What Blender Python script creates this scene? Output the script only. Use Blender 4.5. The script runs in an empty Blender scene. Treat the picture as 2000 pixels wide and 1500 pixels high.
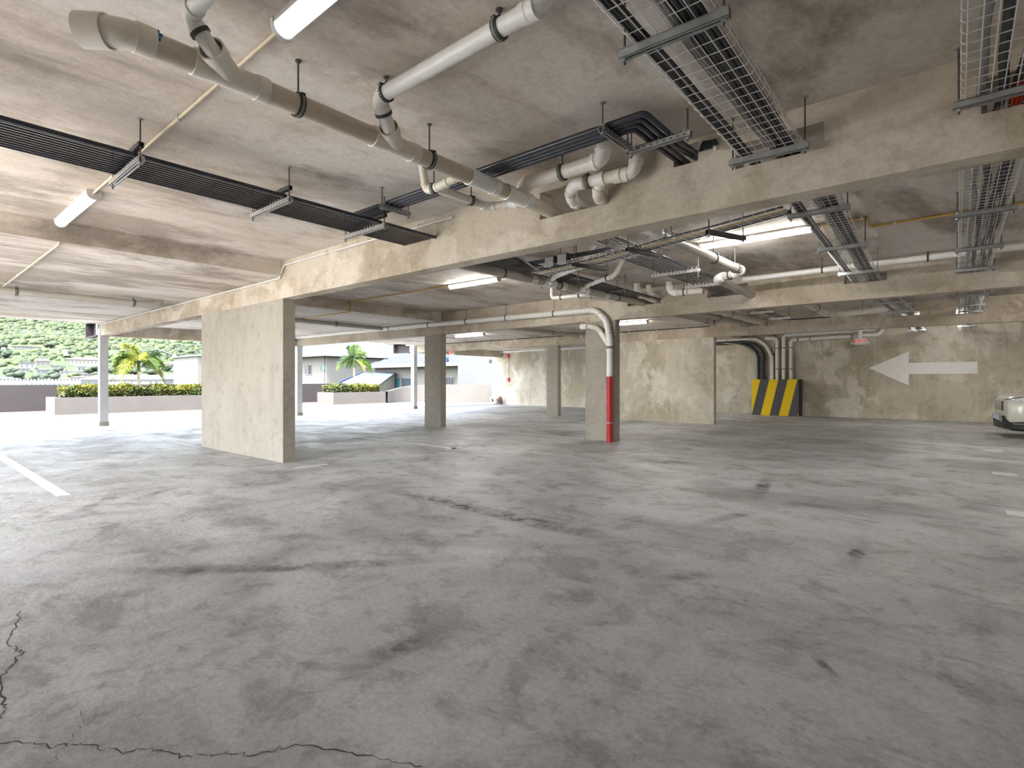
import bpy, bmesh, math, random
import numpy as np
from mathutils import Vector, Matrix
random.seed(7)
C = bpy.context.scene.collection
PI = math.pi

# ------------------------------------------------------------------ camera, sky, sun, exposure
sc = bpy.context.scene
cam_d = bpy.data.cameras.new('camera'); cam = bpy.data.objects.new('camera', cam_d); C.objects.link(cam)
cam.location = (0, 0, 1.3); cam.rotation_euler = (PI/2, 0, math.radians(40.03))
cam_d.sensor_width = 36; cam_d.lens = 18.70; cam_d.shift_y = -6/2000; cam_d.clip_end = 5000
sc.camera = cam
sc.view_settings.view_transform = 'Standard'; sc.view_settings.look = 'None'
sc.view_settings.gamma = 1; sc.view_settings.use_curve_mapping = False
sc.view_settings.exposure = 3.1
w = bpy.data.worlds.new('sky'); sc.world = w; w.use_nodes = True
nt = w.node_tree; bg = nt.nodes['Background']
sky = nt.nodes.new('ShaderNodeTexSky'); sky.sky_type = 'NISHITA'
sky.sun_disc = False; sky.sun_elevation = math.radians(60); sky.sun_rotation = math.radians(158)
sky.air_density = 1.0; sky.dust_density = 3.0; sky.ozone_density = 1.0
hs = nt.nodes.new('ShaderNodeHueSaturation'); hs.inputs['Saturation'].default_value = 0.45
nt.links.new(sky.outputs[0], hs.inputs['Color']); nt.links.new(hs.outputs[0], bg.inputs['Color'])
bg.inputs['Strength'].default_value = 0.28
sun_d = bpy.data.lights.new('sun', 'SUN'); sun = bpy.data.objects.new('sun', sun_d); C.objects.link(sun)
sun_d.energy = 2.6; sun_d.angle = math.radians(1.0); sun_d.color = (1, .965, .92)
sun.rotation_euler = Vector((.17, -.42, .9)).to_track_quat('Z', 'Y').to_euler()
sun.location = (0, -20, 40)

# ------------------------------------------------------------------ materials
MATS = {}
# sun-baked outdoor surfaces are kept to modest reflectances
OUTDOOR = {k: .19 for k in ('bld_cream', 'bld_white', 'bld_grey', 'roof_pale_blue', 'roof_blue', 'roof_white', 'roof_pink', 'roof_grey', 'roof_red', 'leaf_yellow', 'leaf_green', 'leaf_dark', 'leaf_orange',
           'palm_leaf', 'palm_leaf_yellow', 'palm_leaf_dark', 'tree_green', 'tree_light', 'scrub_a', 'scrub_b', 'scrub_c', 'dirt_track', 'planter_render', 'brown_paint', 'solar')}
OUTDOOR.update({k: .175 for k in ('scrub_a', 'scrub_b', 'scrub_c', 'tree_green', 'tree_light')})
OUTDOOR.update({k: .21 for k in ('bld_cream', 'bld_white')})
OUTDOOR.update({'roof_pale_blue': .15, 'brown_paint': .36})
OUTDOOR.update({k: .27 for k in ('leaf_yellow', 'leaf_green', 'leaf_dark', 'leaf_orange', 'palm_leaf', 'palm_leaf_yellow', 'palm_leaf_dark')})
def new_mat(name):
    m = bpy.data.materials.new(name); m.use_nodes = True; MATS[name] = m
    return m, m.node_tree, m.node_tree.nodes['Principled BSDF']
def flat(name, col, rough=.5, metal=0., spec=.5, var=0., vscale=6., emit=None, emit_s=0., bump=0.):
    if name in OUTDOOR: col = tuple(c*OUTDOOR[name] for c in col)
    m, nt, b = new_mat(name)
    b.inputs['Roughness'].default_value = rough; b.inputs['Metallic'].default_value = metal
    b.inputs['Specular IOR Level'].default_value = spec
    b.inputs['Base Color'].default_value = (*col, 1)
    if var > 0 or bump > 0:
        tc = nt.nodes.new('ShaderNodeTexCoord'); n = nt.nodes.new('ShaderNodeTexNoise')
        n.inputs['Scale'].default_value = vscale; n.inputs['Detail'].default_value = 6
        nt.links.new(tc.outputs['Object'], n.inputs['Vector'])
        if var > 0:
            r = nt.nodes.new('ShaderNodeValToRGB')
            r.color_ramp.elements[0].position = .3; r.color_ramp.elements[1].position = .7
            r.color_ramp.elements[0].color = (*[max(0, c*(1-var)) for c in col], 1)
            r.color_ramp.elements[1].color = (*[min(1, c*(1+var)) for c in col], 1)
            nt.links.new(n.outputs['Fac'], r.inputs['Fac']); nt.links.new(r.outputs['Color'], b.inputs['Base Color'])
        if bump > 0:
            bm = nt.nodes.new('ShaderNodeBump'); bm.inputs['Strength'].default_value = bump; bm.inputs['Distance'].default_value = .02
            nt.links.new(n.outputs['Fac'], bm.inputs['Height']); nt.links.new(bm.outputs['Normal'], b.inputs['Normal'])
    if emit:
        b.inputs['Emission Color'].default_value = (*emit, 1); b.inputs['Emission Strength'].default_value = emit_s
    return m

def noise(nt, vec, scale, detail=8, dist=0., rough=.6):
    n = nt.nodes.new('ShaderNodeTexNoise'); n.inputs['Scale'].default_value = scale
    n.inputs['Detail'].default_value = detail; n.inputs['Distortion'].default_value = dist
    n.inputs['Roughness'].default_value = rough
    nt.links.new(vec, n.inputs['Vector']); return n.outputs['Fac']
def ramp(nt, fac, stops):
    r = nt.nodes.new('ShaderNodeValToRGB'); e = r.color_ramp.elements
    while len(e) < len(stops): e.new(.5)
    for i, (p, c) in enumerate(stops):
        e[i].position = p; e[i].color = (*c, 1) if len(c) == 3 else c
    nt.links.new(fac, r.inputs['Fac']); return r.outputs['Color']
def mix(nt, fac, a, b, mode='MIX'):
    m = nt.nodes.new('ShaderNodeMix'); m.data_type = 'RGBA'; m.blend_type = mode
    for sock, v in ((m.inputs[0], fac), (m.inputs[6], a), (m.inputs[7], b)):
        if isinstance(v, (int, float)): sock.default_value = v
        elif isinstance(v, tuple): sock.default_value = (*v, 1)
        else: nt.links.new(v, sock)
    return m.outputs[2]
def mapping(nt, scale=(1, 1, 1), rot=(0, 0, 0), loc=(0, 0, 0)):
    tc = nt.nodes.new('ShaderNodeTexCoord'); mp = nt.nodes.new('ShaderNodeMapping')
    mp.inputs['Scale'].default_value = scale; mp.inputs['Rotation'].default_value = rot; mp.inputs['Location'].default_value = loc
    nt.links.new(tc.outputs['Object'], mp.inputs['Vector']); return mp.outputs['Vector']

def concrete(name, base, tan, dark, light, amt_dark=.5, amt_light=.5, amt_tan=.6, stretch=(1, 1, 1), rough=.75, drip=0., scale=.5, off=(0, 0, 0), grain=.12):
    m, nt, b = new_mat(name)
    v = mapping(nt, stretch, loc=off); v0 = mapping(nt, loc=off)
    c = ramp(nt, noise(nt, v, scale, 12, .3, .68), [(.36, tan), (.58, base)])
    c = mix(nt, amt_tan, base, c)
    # damp, darker blotches with ragged edges
    f = ramp(nt, noise(nt, v, scale*1.3, 12, .35, .66), [(.485, (0, 0, 0)), (.57, (1, 1, 1))])
    mm = nt.nodes.new('ShaderNodeMath'); mm.operation = 'MULTIPLY'; mm.inputs[1].default_value = amt_dark
    nt.links.new(f, mm.inputs[0]); c = mix(nt, mm.outputs[0], c, dark)
    # pale lime bloom
    vl = mapping(nt, stretch, loc=(off[0]+11.3, off[1]+4.1, off[2]+2.7))
    f = ramp(nt, noise(nt, vl, scale*1.5, 12, .3, .64), [(.53, (0, 0, 0)), (.585, (1, 1, 1))])
    mm = nt.nodes.new('ShaderNodeMath'); mm.operation = 'MULTIPLY'; mm.inputs[1].default_value = amt_light
    nt.links.new(f, mm.inputs[0]); c = mix(nt, mm.outputs[0], c, light)
    if drip > 0:
        vd = mapping(nt, (5, 5, .25), loc=off)
        f = ramp(nt, noise(nt, vd, 1.6, 5, .2), [(.52, (0, 0, 0)), (.72, (1, 1, 1))])
        mm = nt.nodes.new('ShaderNodeMath'); mm.operation = 'MULTIPLY'; mm.inputs[1].default_value = drip
        nt.links.new(f, mm.inputs[0]); c = mix(nt, mm.outputs[0], c, light)
    f = ramp(nt, noise(nt, v0, scale*7, 12, .2, .72), [(.36, (.72, .70, .67)), (.48, (1, 1, 1))])
    c = mix(nt, .55, c, f, 'MULTIPLY')
    g = noise(nt, v0, 26, 8, 0, .7)
    gr = ramp(nt, g, [(.3, (1-grain*2.2,)*3), (.6, (1, 1, 1))])
    c = mix(nt, 1.0, c, gr, 'MULTIPLY')
    nt.links.new(c, b.inputs['Base Color']); b.inputs['Roughness'].default_value = rough
    b.inputs['Specular IOR Level'].default_value = .3
    bm = nt.nodes.new('ShaderNodeBump'); bm.inputs['Strength'].default_value = .25; bm.inputs['Distance'].default_value = .01
    nt.links.new(g, bm.inputs['Height']); nt.links.new(bm.outputs['Normal'], b.inputs['Normal'])
    return m

def add_seams(name, xs, col):
    # darker board joints in the lowered slab, along fixed lines
    nt = MATS[name].node_tree; b = nt.nodes['Principled BSDF']; src = b.inputs['Base Color'].links[0].from_socket
    tc = nt.nodes.new('ShaderNodeTexCoord'); sx = nt.nodes.new('ShaderNodeSeparateXYZ'); nt.links.new(tc.outputs['Object'], sx.inputs[0])
    n = noise(nt, tc.outputs['Object'], 1.4, 5, .2)
    a = nt.nodes.new('ShaderNodeMath'); a.operation = 'MULTIPLY_ADD'; a.inputs[1].default_value = .22; nt.links.new(n, a.inputs[0]); nt.links.new(sx.outputs['X'], a.inputs[2])
    for x in xs:
        c = nt.nodes.new('ShaderNodeMath'); c.operation = 'COMPARE'; c.inputs[1].default_value = x+.11; c.inputs[2].default_value = .075
        nt.links.new(a.outputs[0], c.inputs[0]); m = nt.nodes.new('ShaderNodeMath'); m.operation = 'MULTIPLY'; m.inputs[1].default_value = .6; nt.links.new(c.outputs[0], m.inputs[0])
        src = mix(nt, m.outputs[0], src, col)
    nt.links.new(src, b.inputs['Base Color'])
concrete('ceiling_concrete', (.80, .735, .665), (.60, .505, .405), (.35, .295, .24), (.84, .80, .75), .85, .45, .95, (1.0, .42, 1), .8, 0, .55, (0, 0, 0), .07)
add_seams('ceiling_concrete', (-10.65, -16.4), (.42, .36, .27))
concrete('beam_concrete', (.60, .535, .435), (.51, .42, .305), (.38, .31, .22), (.76, .69, .58), .6, .6, .9, (.8, 1, 1), .75, .2, .8, (3, 1, 0), .07)
concrete('pier_concrete', (.42, .39, .335), (.37, .335, .275), (.33, .30, .25), (.47, .44, .385), .4, .3, .7, (1, 1, .5), .75, .2, .9, (7, 2, 0), .05)
concrete('wall_concrete', (.64, .59, .49), (.52, .46, .35), (.43, .385, .27), (.76, .71, .62), .7, .75, .85, (1, 1, .75), .75, .35, .75, (1.5, 0, 3), .06)
concrete('terrace_concrete', (.185, .18, .17), (.17, .165, .155), (.16, .155, .145), (.20, .195, .185), .3, .3, .5, (1, 1, 1), .8, 0, .4)
concrete('bounce_concrete', (.54, .52, .48), (.50, .48, .44), (.48, .46, .42), (.58, .56, .52), .3, .3, .5, (1, 1, 1), .8, 0, .4)  # pale ground for the unseen yard that bounces light indoors

def floor_mat():
    m, nt, b = new_mat('floor_concrete')
    v = mapping(nt, (.9, 1.15, 1), (0, 0, math.radians(-40))); v0 = mapping(nt)
    n1 = noise(nt, v, .55, 9, 1.0, .62)
    c = ramp(nt, n1, [(.33, (.31, .312, .312)), (.48, (.48, .485, .49)), (.64, (.62, .625, .635))])
    n2 = noise(nt, v, 1.9, 14, .5, .72)
    d = ramp(nt, n2, [(.40, (.58, .57, .55)), (.485, (1, 1, 1))])
    c = mix(nt, .75, c, d, 'MULTIPLY')
    # rubber streaks along the driving lanes
    vt = mapping(nt, (.2, 2.6, 1), (0, 0, math.radians(-30)))
    n3 = noise(nt, vt, 1.3, 6, .6, .6)
    d = ramp(nt, n3, [(.33, (.80, .79, .78)), (.47, (1, 1, 1))])
    c = mix(nt, .35, c, d, 'MULTIPLY')
    n6 = noise(nt, v0, 5.5, 14, .4, .76)
    d = ramp(nt, n6, [(.38, (.5, .49, .47)), (.47, (1, 1, 1))])
    c = mix(nt, .55, c, d, 'MULTIPLY')
    vt2 = mapping(nt, (2.6, .14, 1), (0, 0, math.radians(18)), (4, 2, 0))
    n4 = noise(nt, vt2, 1.0, 6, .8, .6)
    d = ramp(nt, n4, [(.31, (.78, .77, .75)), (.44, (1, 1, 1))])
    c = mix(nt, .6, c, d, 'MULTIPLY')
    # small pits and grit
    vo = nt.nodes.new('ShaderNodeTexVoronoi'); vo.inputs['Scale'].default_value = 9; vo.inputs['Randomness'].default_value = 1
    nt.links.new(v0, vo.inputs['Vector'])
    pit = ramp(nt, vo.outputs['Distance'], [(.05, (.45, .43, .40)), (.10, (1, 1, 1))])
    g = noise(nt, v0, 34, 6, 0, .75)
    sel = ramp(nt, noise(nt, v0, 3.3, 3), [(.56, (0, 0, 0)), (.66, (1, 1, 1))])
    c = mix(nt, sel, c, mix(nt, 1.0, c, pit, 'MULTIPLY'))
    gr = ramp(nt, g, [(.3, (.70, .70, .69)), (.62, (1.0, 1.0, 1.0))])
    c = mix(nt, 1., c, gr, 'MULTIPLY')
    nt.links.new(c, b.inputs['Base Color'])
    rr = ramp(nt, noise(nt, v, 1.1, 9, .9, .65), [(.36, (.66,)*3), (.60, (.36,)*3)])
    nt.links.new(rr, b.inputs['Roughness']); b.inputs['Specular IOR Level'].default_value = .55
    bm = nt.nodes.new('ShaderNodeBump'); bm.inputs['Strength'].default_value = .6; bm.inputs['Distance'].default_value = .03
    hsum = nt.nodes.new('ShaderNodeMath'); hsum.operation = 'ADD'
    k = nt.nodes.new('ShaderNodeMath'); k.operation = 'MULTIPLY'; k.inputs[1].default_value = .15
    nt.links.new(g, k.inputs[0]); nt.links.new(noise(nt, v, 2.6, 12, .4, .68), hsum.inputs[0]); nt.links.new(k.outputs[0], hsum.inputs[1])
    nt.links.new(hsum.outputs[0], bm.inputs['Height']); nt.links.new(bm.outputs['Normal'], b.inputs['Normal'])
floor_mat()

def pvc(name, base, dirt, amt, rough=.38):
    m, nt, b = new_mat(name)
    v = mapping(nt, (3, 3, 3))
    f = ramp(nt, noise(nt, v, 1.6, 8, .8, .65), [(.42, (0, 0, 0)), (.75, (1, 1, 1))])
    mm = nt.nodes.new('ShaderNodeMath'); mm.operation = 'MULTIPLY'; mm.inputs[1].default_value = amt
    nt.links.new(f, mm.inputs[0]); nt.links.new(mix(nt, mm.outputs[0], base, dirt), b.inputs['Base Color'])
    b.inputs['Roughness'].default_value = rough
pvc('pvc_brown', (.62, .54, .42), (.45, .37, .27), .7)
pvc('pvc_cream', (.82, .77, .67), (.58, .50, .39), .6)
pvc('pvc_white', (.88, .87, .83), (.68, .64, .56), .5)
pvc('pvc_grey', (.45, .42, .37), (.36, .33, .28), .6)
flat('red_paint', (.50, .02, .03), .4, var=.12)
flat('conduit_dark', (.035, .038, .05), .24, var=.25, vscale=9)
flat('conduit_beige', (.62, .52, .36), .5, var=.12)
flat('conduit_yellow', (.65, .42, .10), .5, var=.1)
flat('conduit_white', (.70, .69, .66), .5, var=.08)
flat('galvanised', (.48, .50, .50), .42, .75, var=.15, vscale=14)
flat('galvanised_bright', (.66, .65, .63), .35, .6, var=.12, vscale=14)
flat('steel_dark', (.13, .125, .12), .5, .4, var=.2)
flat('clamp_dark', (.06, .065, .06), .5, .3)
flat('rubber_green', (.22, .23, .17), .5)
flat('wire', (.78, .76, .74), .4, .25)
flat('cable_black', (.022, .024, .028), .42)
flat('cable_grey', (.36, .345, .32), .5)
flat('cable_silver', (.30, .30, .30), .38, .35)
flat('cable_red', (.62, .05, .02), .4)
flat('blue_glue', (.01, .12, .36), .4)
flat('lamp_body', (.70, .69, .66), .5)
flat('lamp_lens', (.85, .85, .9), .3, emit=(.93, .94, 1.0), emit_s=.10)
flat('lamp_lens_lit', (.85, .85, .9), .3, emit=(1.0, .96, .92), emit_s=11)
flat('white_steel', (.60, .60, .60), .5, var=.05)
flat('column_foot', (.42, .39, .33), .8, var=.15)
flat('brown_paint', (.050, .036, .036), .7, var=.12, vscale=3)
flat('planter_render', (.40, .365, .335), .8, var=.07, vscale=2)
flat('soil', (.05, .035, .025), .95, var=.3)
flat('line_paint', (.68, .68, .69), .6, var=.16, vscale=7)
flat('crack_dark', (.05, .048, .044), .9)
flat('arrow_paint', (.86, .86, .83), .6, var=.03)
flat('box_grey', (.075, .08, .09), .55, var=.1)
flat('box_side', (.03, .032, .036), .6)
flat('sign_white', (.80, .78, .76), .4)
flat('sign_red', (.75, .03, .03), .4, emit=(1, .05, .04), emit_s=.06)
flat('alarm_red', (.62, .02, .015), .35)
flat('sack_white', (.80, .80, .80), .7, bump=.4, vscale=12)
flat('sack_brown', (.26, .17, .12), .8, var=.2)
flat('ink_dark', (.05, .05, .06), .6)
flat('bld_cream', (.50, .48, .42), .8, var=.05)
flat('bld_white', (.56, .56, .54), .8, var=.04)
flat('bld_grey', (.33, .35, .36), .85, var=.06, vscale=.6)
flat('roof_pale_blue', (.30, .43, .60), .5, var=.06, vscale=3)
flat('roof_blue', (.015, .08, .30), .5)
flat('roof_white', (.62, .62, .60), .6)
flat('roof_pink', (.46, .30, .25), .8, var=.1)
flat('roof_grey', (.30, .31, .33), .7, var=.1)
flat('roof_red', (.40, .17, .12), .8, var=.1)
flat('glass_dark', (.04, .05, .06), .15, spec=.6)
flat('glass_teal', (.03, .09, .10), .15, spec=.6)
flat('solar', (.10, .13, .22), .25, spec=.6)
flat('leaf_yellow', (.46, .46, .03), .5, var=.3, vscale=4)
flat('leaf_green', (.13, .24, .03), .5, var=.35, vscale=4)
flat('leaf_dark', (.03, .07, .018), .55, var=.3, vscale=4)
flat('leaf_orange', (.45, .27, .05), .5, var=.3, vscale=4)
flat('palm_leaf', (.22, .40, .05), .45, var=.3, vscale=3)
flat('palm_leaf_yellow', (.44, .50, .04), .45, var=.25, vscale=3)
flat('palm_leaf_dark', (.08, .17, .05), .45, var=.3, vscale=3)
flat('palm_trunk', (.30, .25, .17), .8, var=.25, vscale=9)
flat('tree_green', (.055, .115, .04), .8, var=.3, vscale=.4)
flat('tree_light', (.17, .27, .07), .8, var=.25, vscale=.4)
flat('scrub_a', (.115, .20, .05), .9, var=.25, vscale=.08)
flat('scrub_b', (.18, .26, .06), .9, var=.2, vscale=.08)
flat('scrub_c', (.07, .125, .05), .9, var=.3, vscale=.08)
flat('dirt_track', (.48, .42, .30), .9)
flat('car_paint', (.74, .74, .66), .22, .1, spec=.7)
flat('car_black', (.02, .021, .023), .45)
flat('car_chrome', (.72, .72, .72), .18, .9)
flat('car_glass', (.03, .035, .04), .08, spec=.8)
flat('lamp_clear', (.75, .76, .82), .12, spec=.8)
flat('tyre', (.025, .025, .026), .8)
flat('plate_blue', (.55, .64, .80), .4)
def hill_mat():
    m, nt, b = new_mat('hill_grass')
    v = mapping(nt, (1, 1, 1))
    c = ramp(nt, noise(nt, v, .012, 8, .8, .6), [(.35, (.014, .026, .006)), (.5, (.021, .036, .008)), (.66, (.031, .045, .011))])
    d = ramp(nt, noise(nt, v, .11, 6, .5, .65), [(.36, (.5, .62, .5)), (.55, (1, 1, 1))])
    nt.links.new(mix(nt, .85, c, d, 'MULTIPLY'), b.inputs['Base Color']); b.inputs['Roughness'].default_value = .95
hill_mat()
def stripe_mat():
    m, nt, b = new_mat('hazard_stripes')
    tc = nt.nodes.new('ShaderNodeTexCoord'); sx = nt.nodes.new('ShaderNodeSeparateXYZ'); nt.links.new(tc.outputs['Object'], sx.inputs[0])
    a = nt.nodes.new('ShaderNodeMath'); a.operation = 'MULTIPLY_ADD'; a.inputs[1].default_value = -.228
    nt.links.new(sx.outputs['Z'], a.inputs[0]); nt.links.new(sx.outputs['X'], a.inputs[2])
    d = nt.nodes.new('ShaderNodeMath'); d.operation = 'DIVIDE'; d.inputs[1].default_value = .635; nt.links.new(a.outputs[0], d.inputs[0])
    f = nt.nodes.new('ShaderNodeMath'); f.operation = 'FLOORED_MODULO'; f.inputs[1].default_value = 1; nt.links.new(d.outputs[0], f.inputs[0])
    g = nt.nodes.new('ShaderNodeMath'); g.operation = 'GREATER_THAN'; g.inputs[1].default_value = .5; nt.links.new(f.outputs[0], g.inputs[0])
    nt.links.new(mix(nt, g.outputs[0], (.085, .09, .10), (.95, .66, .0)), b.inputs['Base Color']); b.inputs['Roughness'].default_value = .5
stripe_mat()

# ------------------------------------------------------------------ mesh helpers
class MB:
    def __init__(s): s.v = []; s.f = []; s.mi = []
    def add(s, vs, fs, mi=0):
        o = len(s.v); s.v += [tuple(p) for p in vs]; s.f += [tuple(i+o for i in f) for f in fs]; s.mi += [mi]*len(fs); return s
    def box(s, x0, x1, y0, y1, z0, z1, mi=0):
        vs = [(x0,y0,z0),(x1,y0,z0),(x1,y1,z0),(x0,y1,z0),(x0,y0,z1),(x1,y0,z1),(x1,y1,z1),(x0,y1,z1)]
        return s.add(vs, [(3,2,1,0),(4,5,6,7),(0,1,5,4),(1,2,6,5),(2,3,7,6),(3,0,4,7)], mi)
    def tube(s, pts, r, n=10, caps=True, mi=0):
        pts = [Vector(p) for p in pts]; m = len(pts)
        rs = r if isinstance(r, (list, tuple)) else [r]*m
        t = (pts[1]-pts[0]).normalized()
        u = t.orthogonal().normalized()
        if abs(t.z) < .95: u = t.cross(Vector((0, 0, 1))).normalized()
        vs = []
        for i, p in enumerate(pts):
            if i == 0: tt = (pts[1]-pts[0])
            elif i == m-1: tt = (pts[-1]-pts[-2])
            else: tt = (pts[i+1]-pts[i]).normalized()+(pts[i]-pts[i-1]).normalized()
            if tt.length < 1e-9: tt = t
            tt.normalize(); q = t.rotation_difference(tt); u = q @ u; t = tt
            u = (u - t*u.dot(t)).normalized(); b = t.cross(u)
            for k in range(n):
                a = 2*PI*k/n; vs.append(p+(u*math.cos(a)+b*math.sin(a))*rs[i])
        fs = []
        for i in range(m-1):
            for k in range(n):
                k2 = (k+1) % n; fs.append((i*n+k, i*n+k2, (i+1)*n+k2, (i+1)*n+k))
        if caps: fs += [tuple(range(n-1, -1, -1)), tuple((m-1)*n+k for k in range(n))]
        return s.add(vs, fs, mi)
    def ring(s, p, d, ro, ri, L, n=20, mi=0):       # hollow sleeve
        p = Vector(p); d = Vector(d).normalized(); u = d.orthogonal().normalized(); b = d.cross(u); vs = []
        for (off, rr) in ((-L/2, ro), (L/2, ro), (L/2, ri), (-L/2, ri)):
            for k in range(n):
                a = 2*PI*k/n; vs.append(p+d*off+(u*math.cos(a)+b*math.sin(a))*rr)
        fs = []
        for j in range(4):
            for k in range(n):
                k2 = (k+1) % n; j2 = (j+1) % 4; fs.append((j*n+k, j*n+k2, j2*n+k2, j2*n+k))
        return s.add(vs, fs, mi)
    def prism(s, poly, axis, a0, a1, mi=0):         # poly of 2-D points extruded along an axis
        n = len(poly); vs = []
        for a in (a0, a1):
            for (p, q) in poly:
                vs.append({'x': (a, p, q), 'y': (p, a, q), 'z': (p, q, a)}[axis])
        fs = [tuple(range(n-1, -1, -1)), tuple(range(n, 2*n))] + [(i, (i+1) % n, n+(i+1) % n, n+i) for i in range(n)]
        return s.add(vs, fs, mi)
    def lathe(s, prof, n=24, c=(0, 0, 0), axis='z', mi=0):
        vs = []
        for (r, h) in prof:
            for k in range(n):
                a = 2*PI*k/n; p, q = r*math.cos(a), r*math.sin(a)
                v = {'z': (p, q, h), 'y': (p, h, q), 'x': (h, p, q)}[axis]; vs.append((v[0]+c[0], v[1]+c[1], v[2]+c[2]))
        fs = [(i*n+k, i*n+(k+1) % n, (i+1)*n+(k+1) % n, (i+1)*n+k) for i in range(len(prof)-1) for k in range(n)]
        return s.add(vs, fs, mi)
    def build(s, name, mat, parent=None, smooth=True, local=False, bevel=0, soft=False):
        me = bpy.data.meshes.new(name)
        off = Vector((0, 0, 0))
        if parent is not None and not local:
            q = parent
            while q is not None: off += q.location; q = q.parent
        me.from_pydata([(v[0]-off.x, v[1]-off.y, v[2]-off.z) for v in s.v], [], s.f)
        ms = mat if isinstance(mat, (list, tuple)) else [mat]
        for m in ms: me.materials.append(MATS[m])
        if len(ms) > 1: me.polygons.foreach_set('material_index', s.mi)
        bm = bmesh.new(); bm.from_mesh(me); bmesh.ops.recalc_face_normals(bm, faces=bm.faces); bm.to_mesh(me); bm.free()
        if smooth:
            me.polygons.foreach_set('use_smooth', [True]*len(me.polygons)); me.set_sharp_from_angle(angle=PI if soft else .7)
        me.update()
        o = bpy.data.objects.new(name, me); C.objects.link(o)
        if parent is not None: o.parent = parent
        if bevel:
            md = o.modifiers.new('bevel', 'BEVEL'); md.width = bevel; md.segments = 2; md.limit_method = 'ANGLE'
        return o

def tag(o, label, cat, group=None, kind=None):
    o['label'] = label; o['category'] = cat
    if group: o['group'] = group
    if kind: o['kind'] = kind
    return o
def thing(name, loc, label, cat, group=None, kind=None):
    o = bpy.data.objects.new(name, None); C.objects.link(o); o.location = loc; o.empty_display_size = .1
    return tag(o, label, cat, group, kind)
def bez(p0, p1, p2, n=7):
    p0, p1, p2 = Vector(p0), Vector(p1), Vector(p2)
    return [p0*(1-t)**2+p1*2*t*(1-t)+p2*t*t for t in [i/(n-1) for i in range(n)]]
def fillet(pts, d=.1, n=7):
    pts = [Vector(p) for p in pts]; out = [pts[0]]
    for i in range(1, len(pts)-1):
        a, b, c = pts[i-1], pts[i], pts[i+1]
        e = min(d, (b-a).length*.48, (c-b).length*.48)
        out += bez(b+(a-b).normalized()*e, b, b+(c-b).normalized()*e, n)
    return out+[pts[-1]]
def plumb(par, pts, r, mat, fmat=None, el=.1, ends=(0, 0)):
    """glued plastic pipe: straight lengths (part: pipe) and bends with sockets (part: elbow)"""
    fmat = fmat or mat; pts = [Vector(p) for p in pts]; n = len(pts); cut = [0]*n
    for i in range(1, n-1): cut[i] = min(el, (pts[i]-pts[i-1]).length*.48, (pts[i+1]-pts[i]).length*.48)
    for i in range(n-1):
        d = (pts[i+1]-pts[i]).normalized(); a = pts[i]+d*cut[i]*.8; b = pts[i+1]-d*cut[i+1]*.8
        if (b-a).length > .015: MB().tube([a, b], r, 20).build('pipe', mat, par)
    for i in range(1, n-1):
        a = pts[i]+(pts[i-1]-pts[i]).normalized()*cut[i]; c = pts[i]+(pts[i+1]-pts[i]).normalized()*cut[i]
        m = MB().tube(bez(a, pts[i], c, 9), r*1.07, 20)
        L = min(.055, cut[i]*.5)
        for e, q in ((a, pts[i-1]), (c, pts[i+1])):
            d = (q-pts[i]).normalized(); m.tube([e-d*L*.5, e+d*L*.5], r*1.17, 20)
        m.build('elbow', fmat, par)
def coupling(par, p, d, r, mat, L=.09):
    p = Vector(p); d = Vector(d).normalized(); MB().tube([p-d*L/2, p+d*L/2], r*1.15, 20).build('coupling', mat, par)
def wye(par, M, d, E, r, rb, mat, Lb=.2, L=.13):
    M, d, E = Vector(M), Vector(d).normalized(), Vector(E); e = (E-M).normalized()
    m = MB().tube([M-d*L, M+d*L], r*1.06, 20)
    for s in (-1, 1): m.tube([M+d*s*(L-.03), M+d*s*(L+.03)], r*1.17, 20)
    m.tube([M, M+e*(Lb-.03)], rb*1.05, 20); q = M+e*Lb
    m.ring(q-e*.02, e, rb*1.16, rb*1.0, .06, 24)
    w_ = m.build('wye_fitting', mat, par)
    m = MB().ring(q-e*.03, e, rb*.99, rb*.5, .012, 20)
    u = e.orthogonal().normalized(); b = e.cross(u)
    for k in range(6):
        a = k*PI/3; dv = u*math.cos(a)+b*math.sin(a); m.tube([q-e*.015+dv*rb*.55, q-e*.015+dv*rb*.97], .004, 4)
    m.build('reducer_bush', 'pvc_brown', w_)
def hanger(x, y, z, r, top, axis, label, dbl=True, group='pipe hangers'):
    """threaded rod and lined steel ring that carries a pipe"""
    t = thing('pipe_hanger', (x, y, top), label, 'pipe hanger', group); d = Vector(axis).normalized()
    m = MB().tube([(x, y, top), (x, y, z+r)], .006, 6); m.lathe([(0, top), (.018, top), (.018, top-.008), (0, top-.008)], 8, (x, y, 0))
    m.build('threaded_rod', 'steel_dark', t)
    MB().ring((x, y, z), d, r+.010, r, .035 if dbl else .022, 20).build('clamp_ring', 'clamp_dark', t)
    if dbl: MB().ring((x, y, z), d, r+.013, r+.006, .012, 20).build('rubber_lining', 'rubber_green', t)
    s = d.cross(Vector((0, 0, 1))).normalized() if abs(d.z) < .9 else Vector((1, 0, 0))
    m = MB()
    for k in (-1, 1):
        p = Vector((x, y, z+r*.75))+s*k*(r*.75+.012); m.tube([p-d*.012, p+d*.012], .010, 6)
    m.build('clamp_bolt', 'clamp_dark', t)
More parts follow.
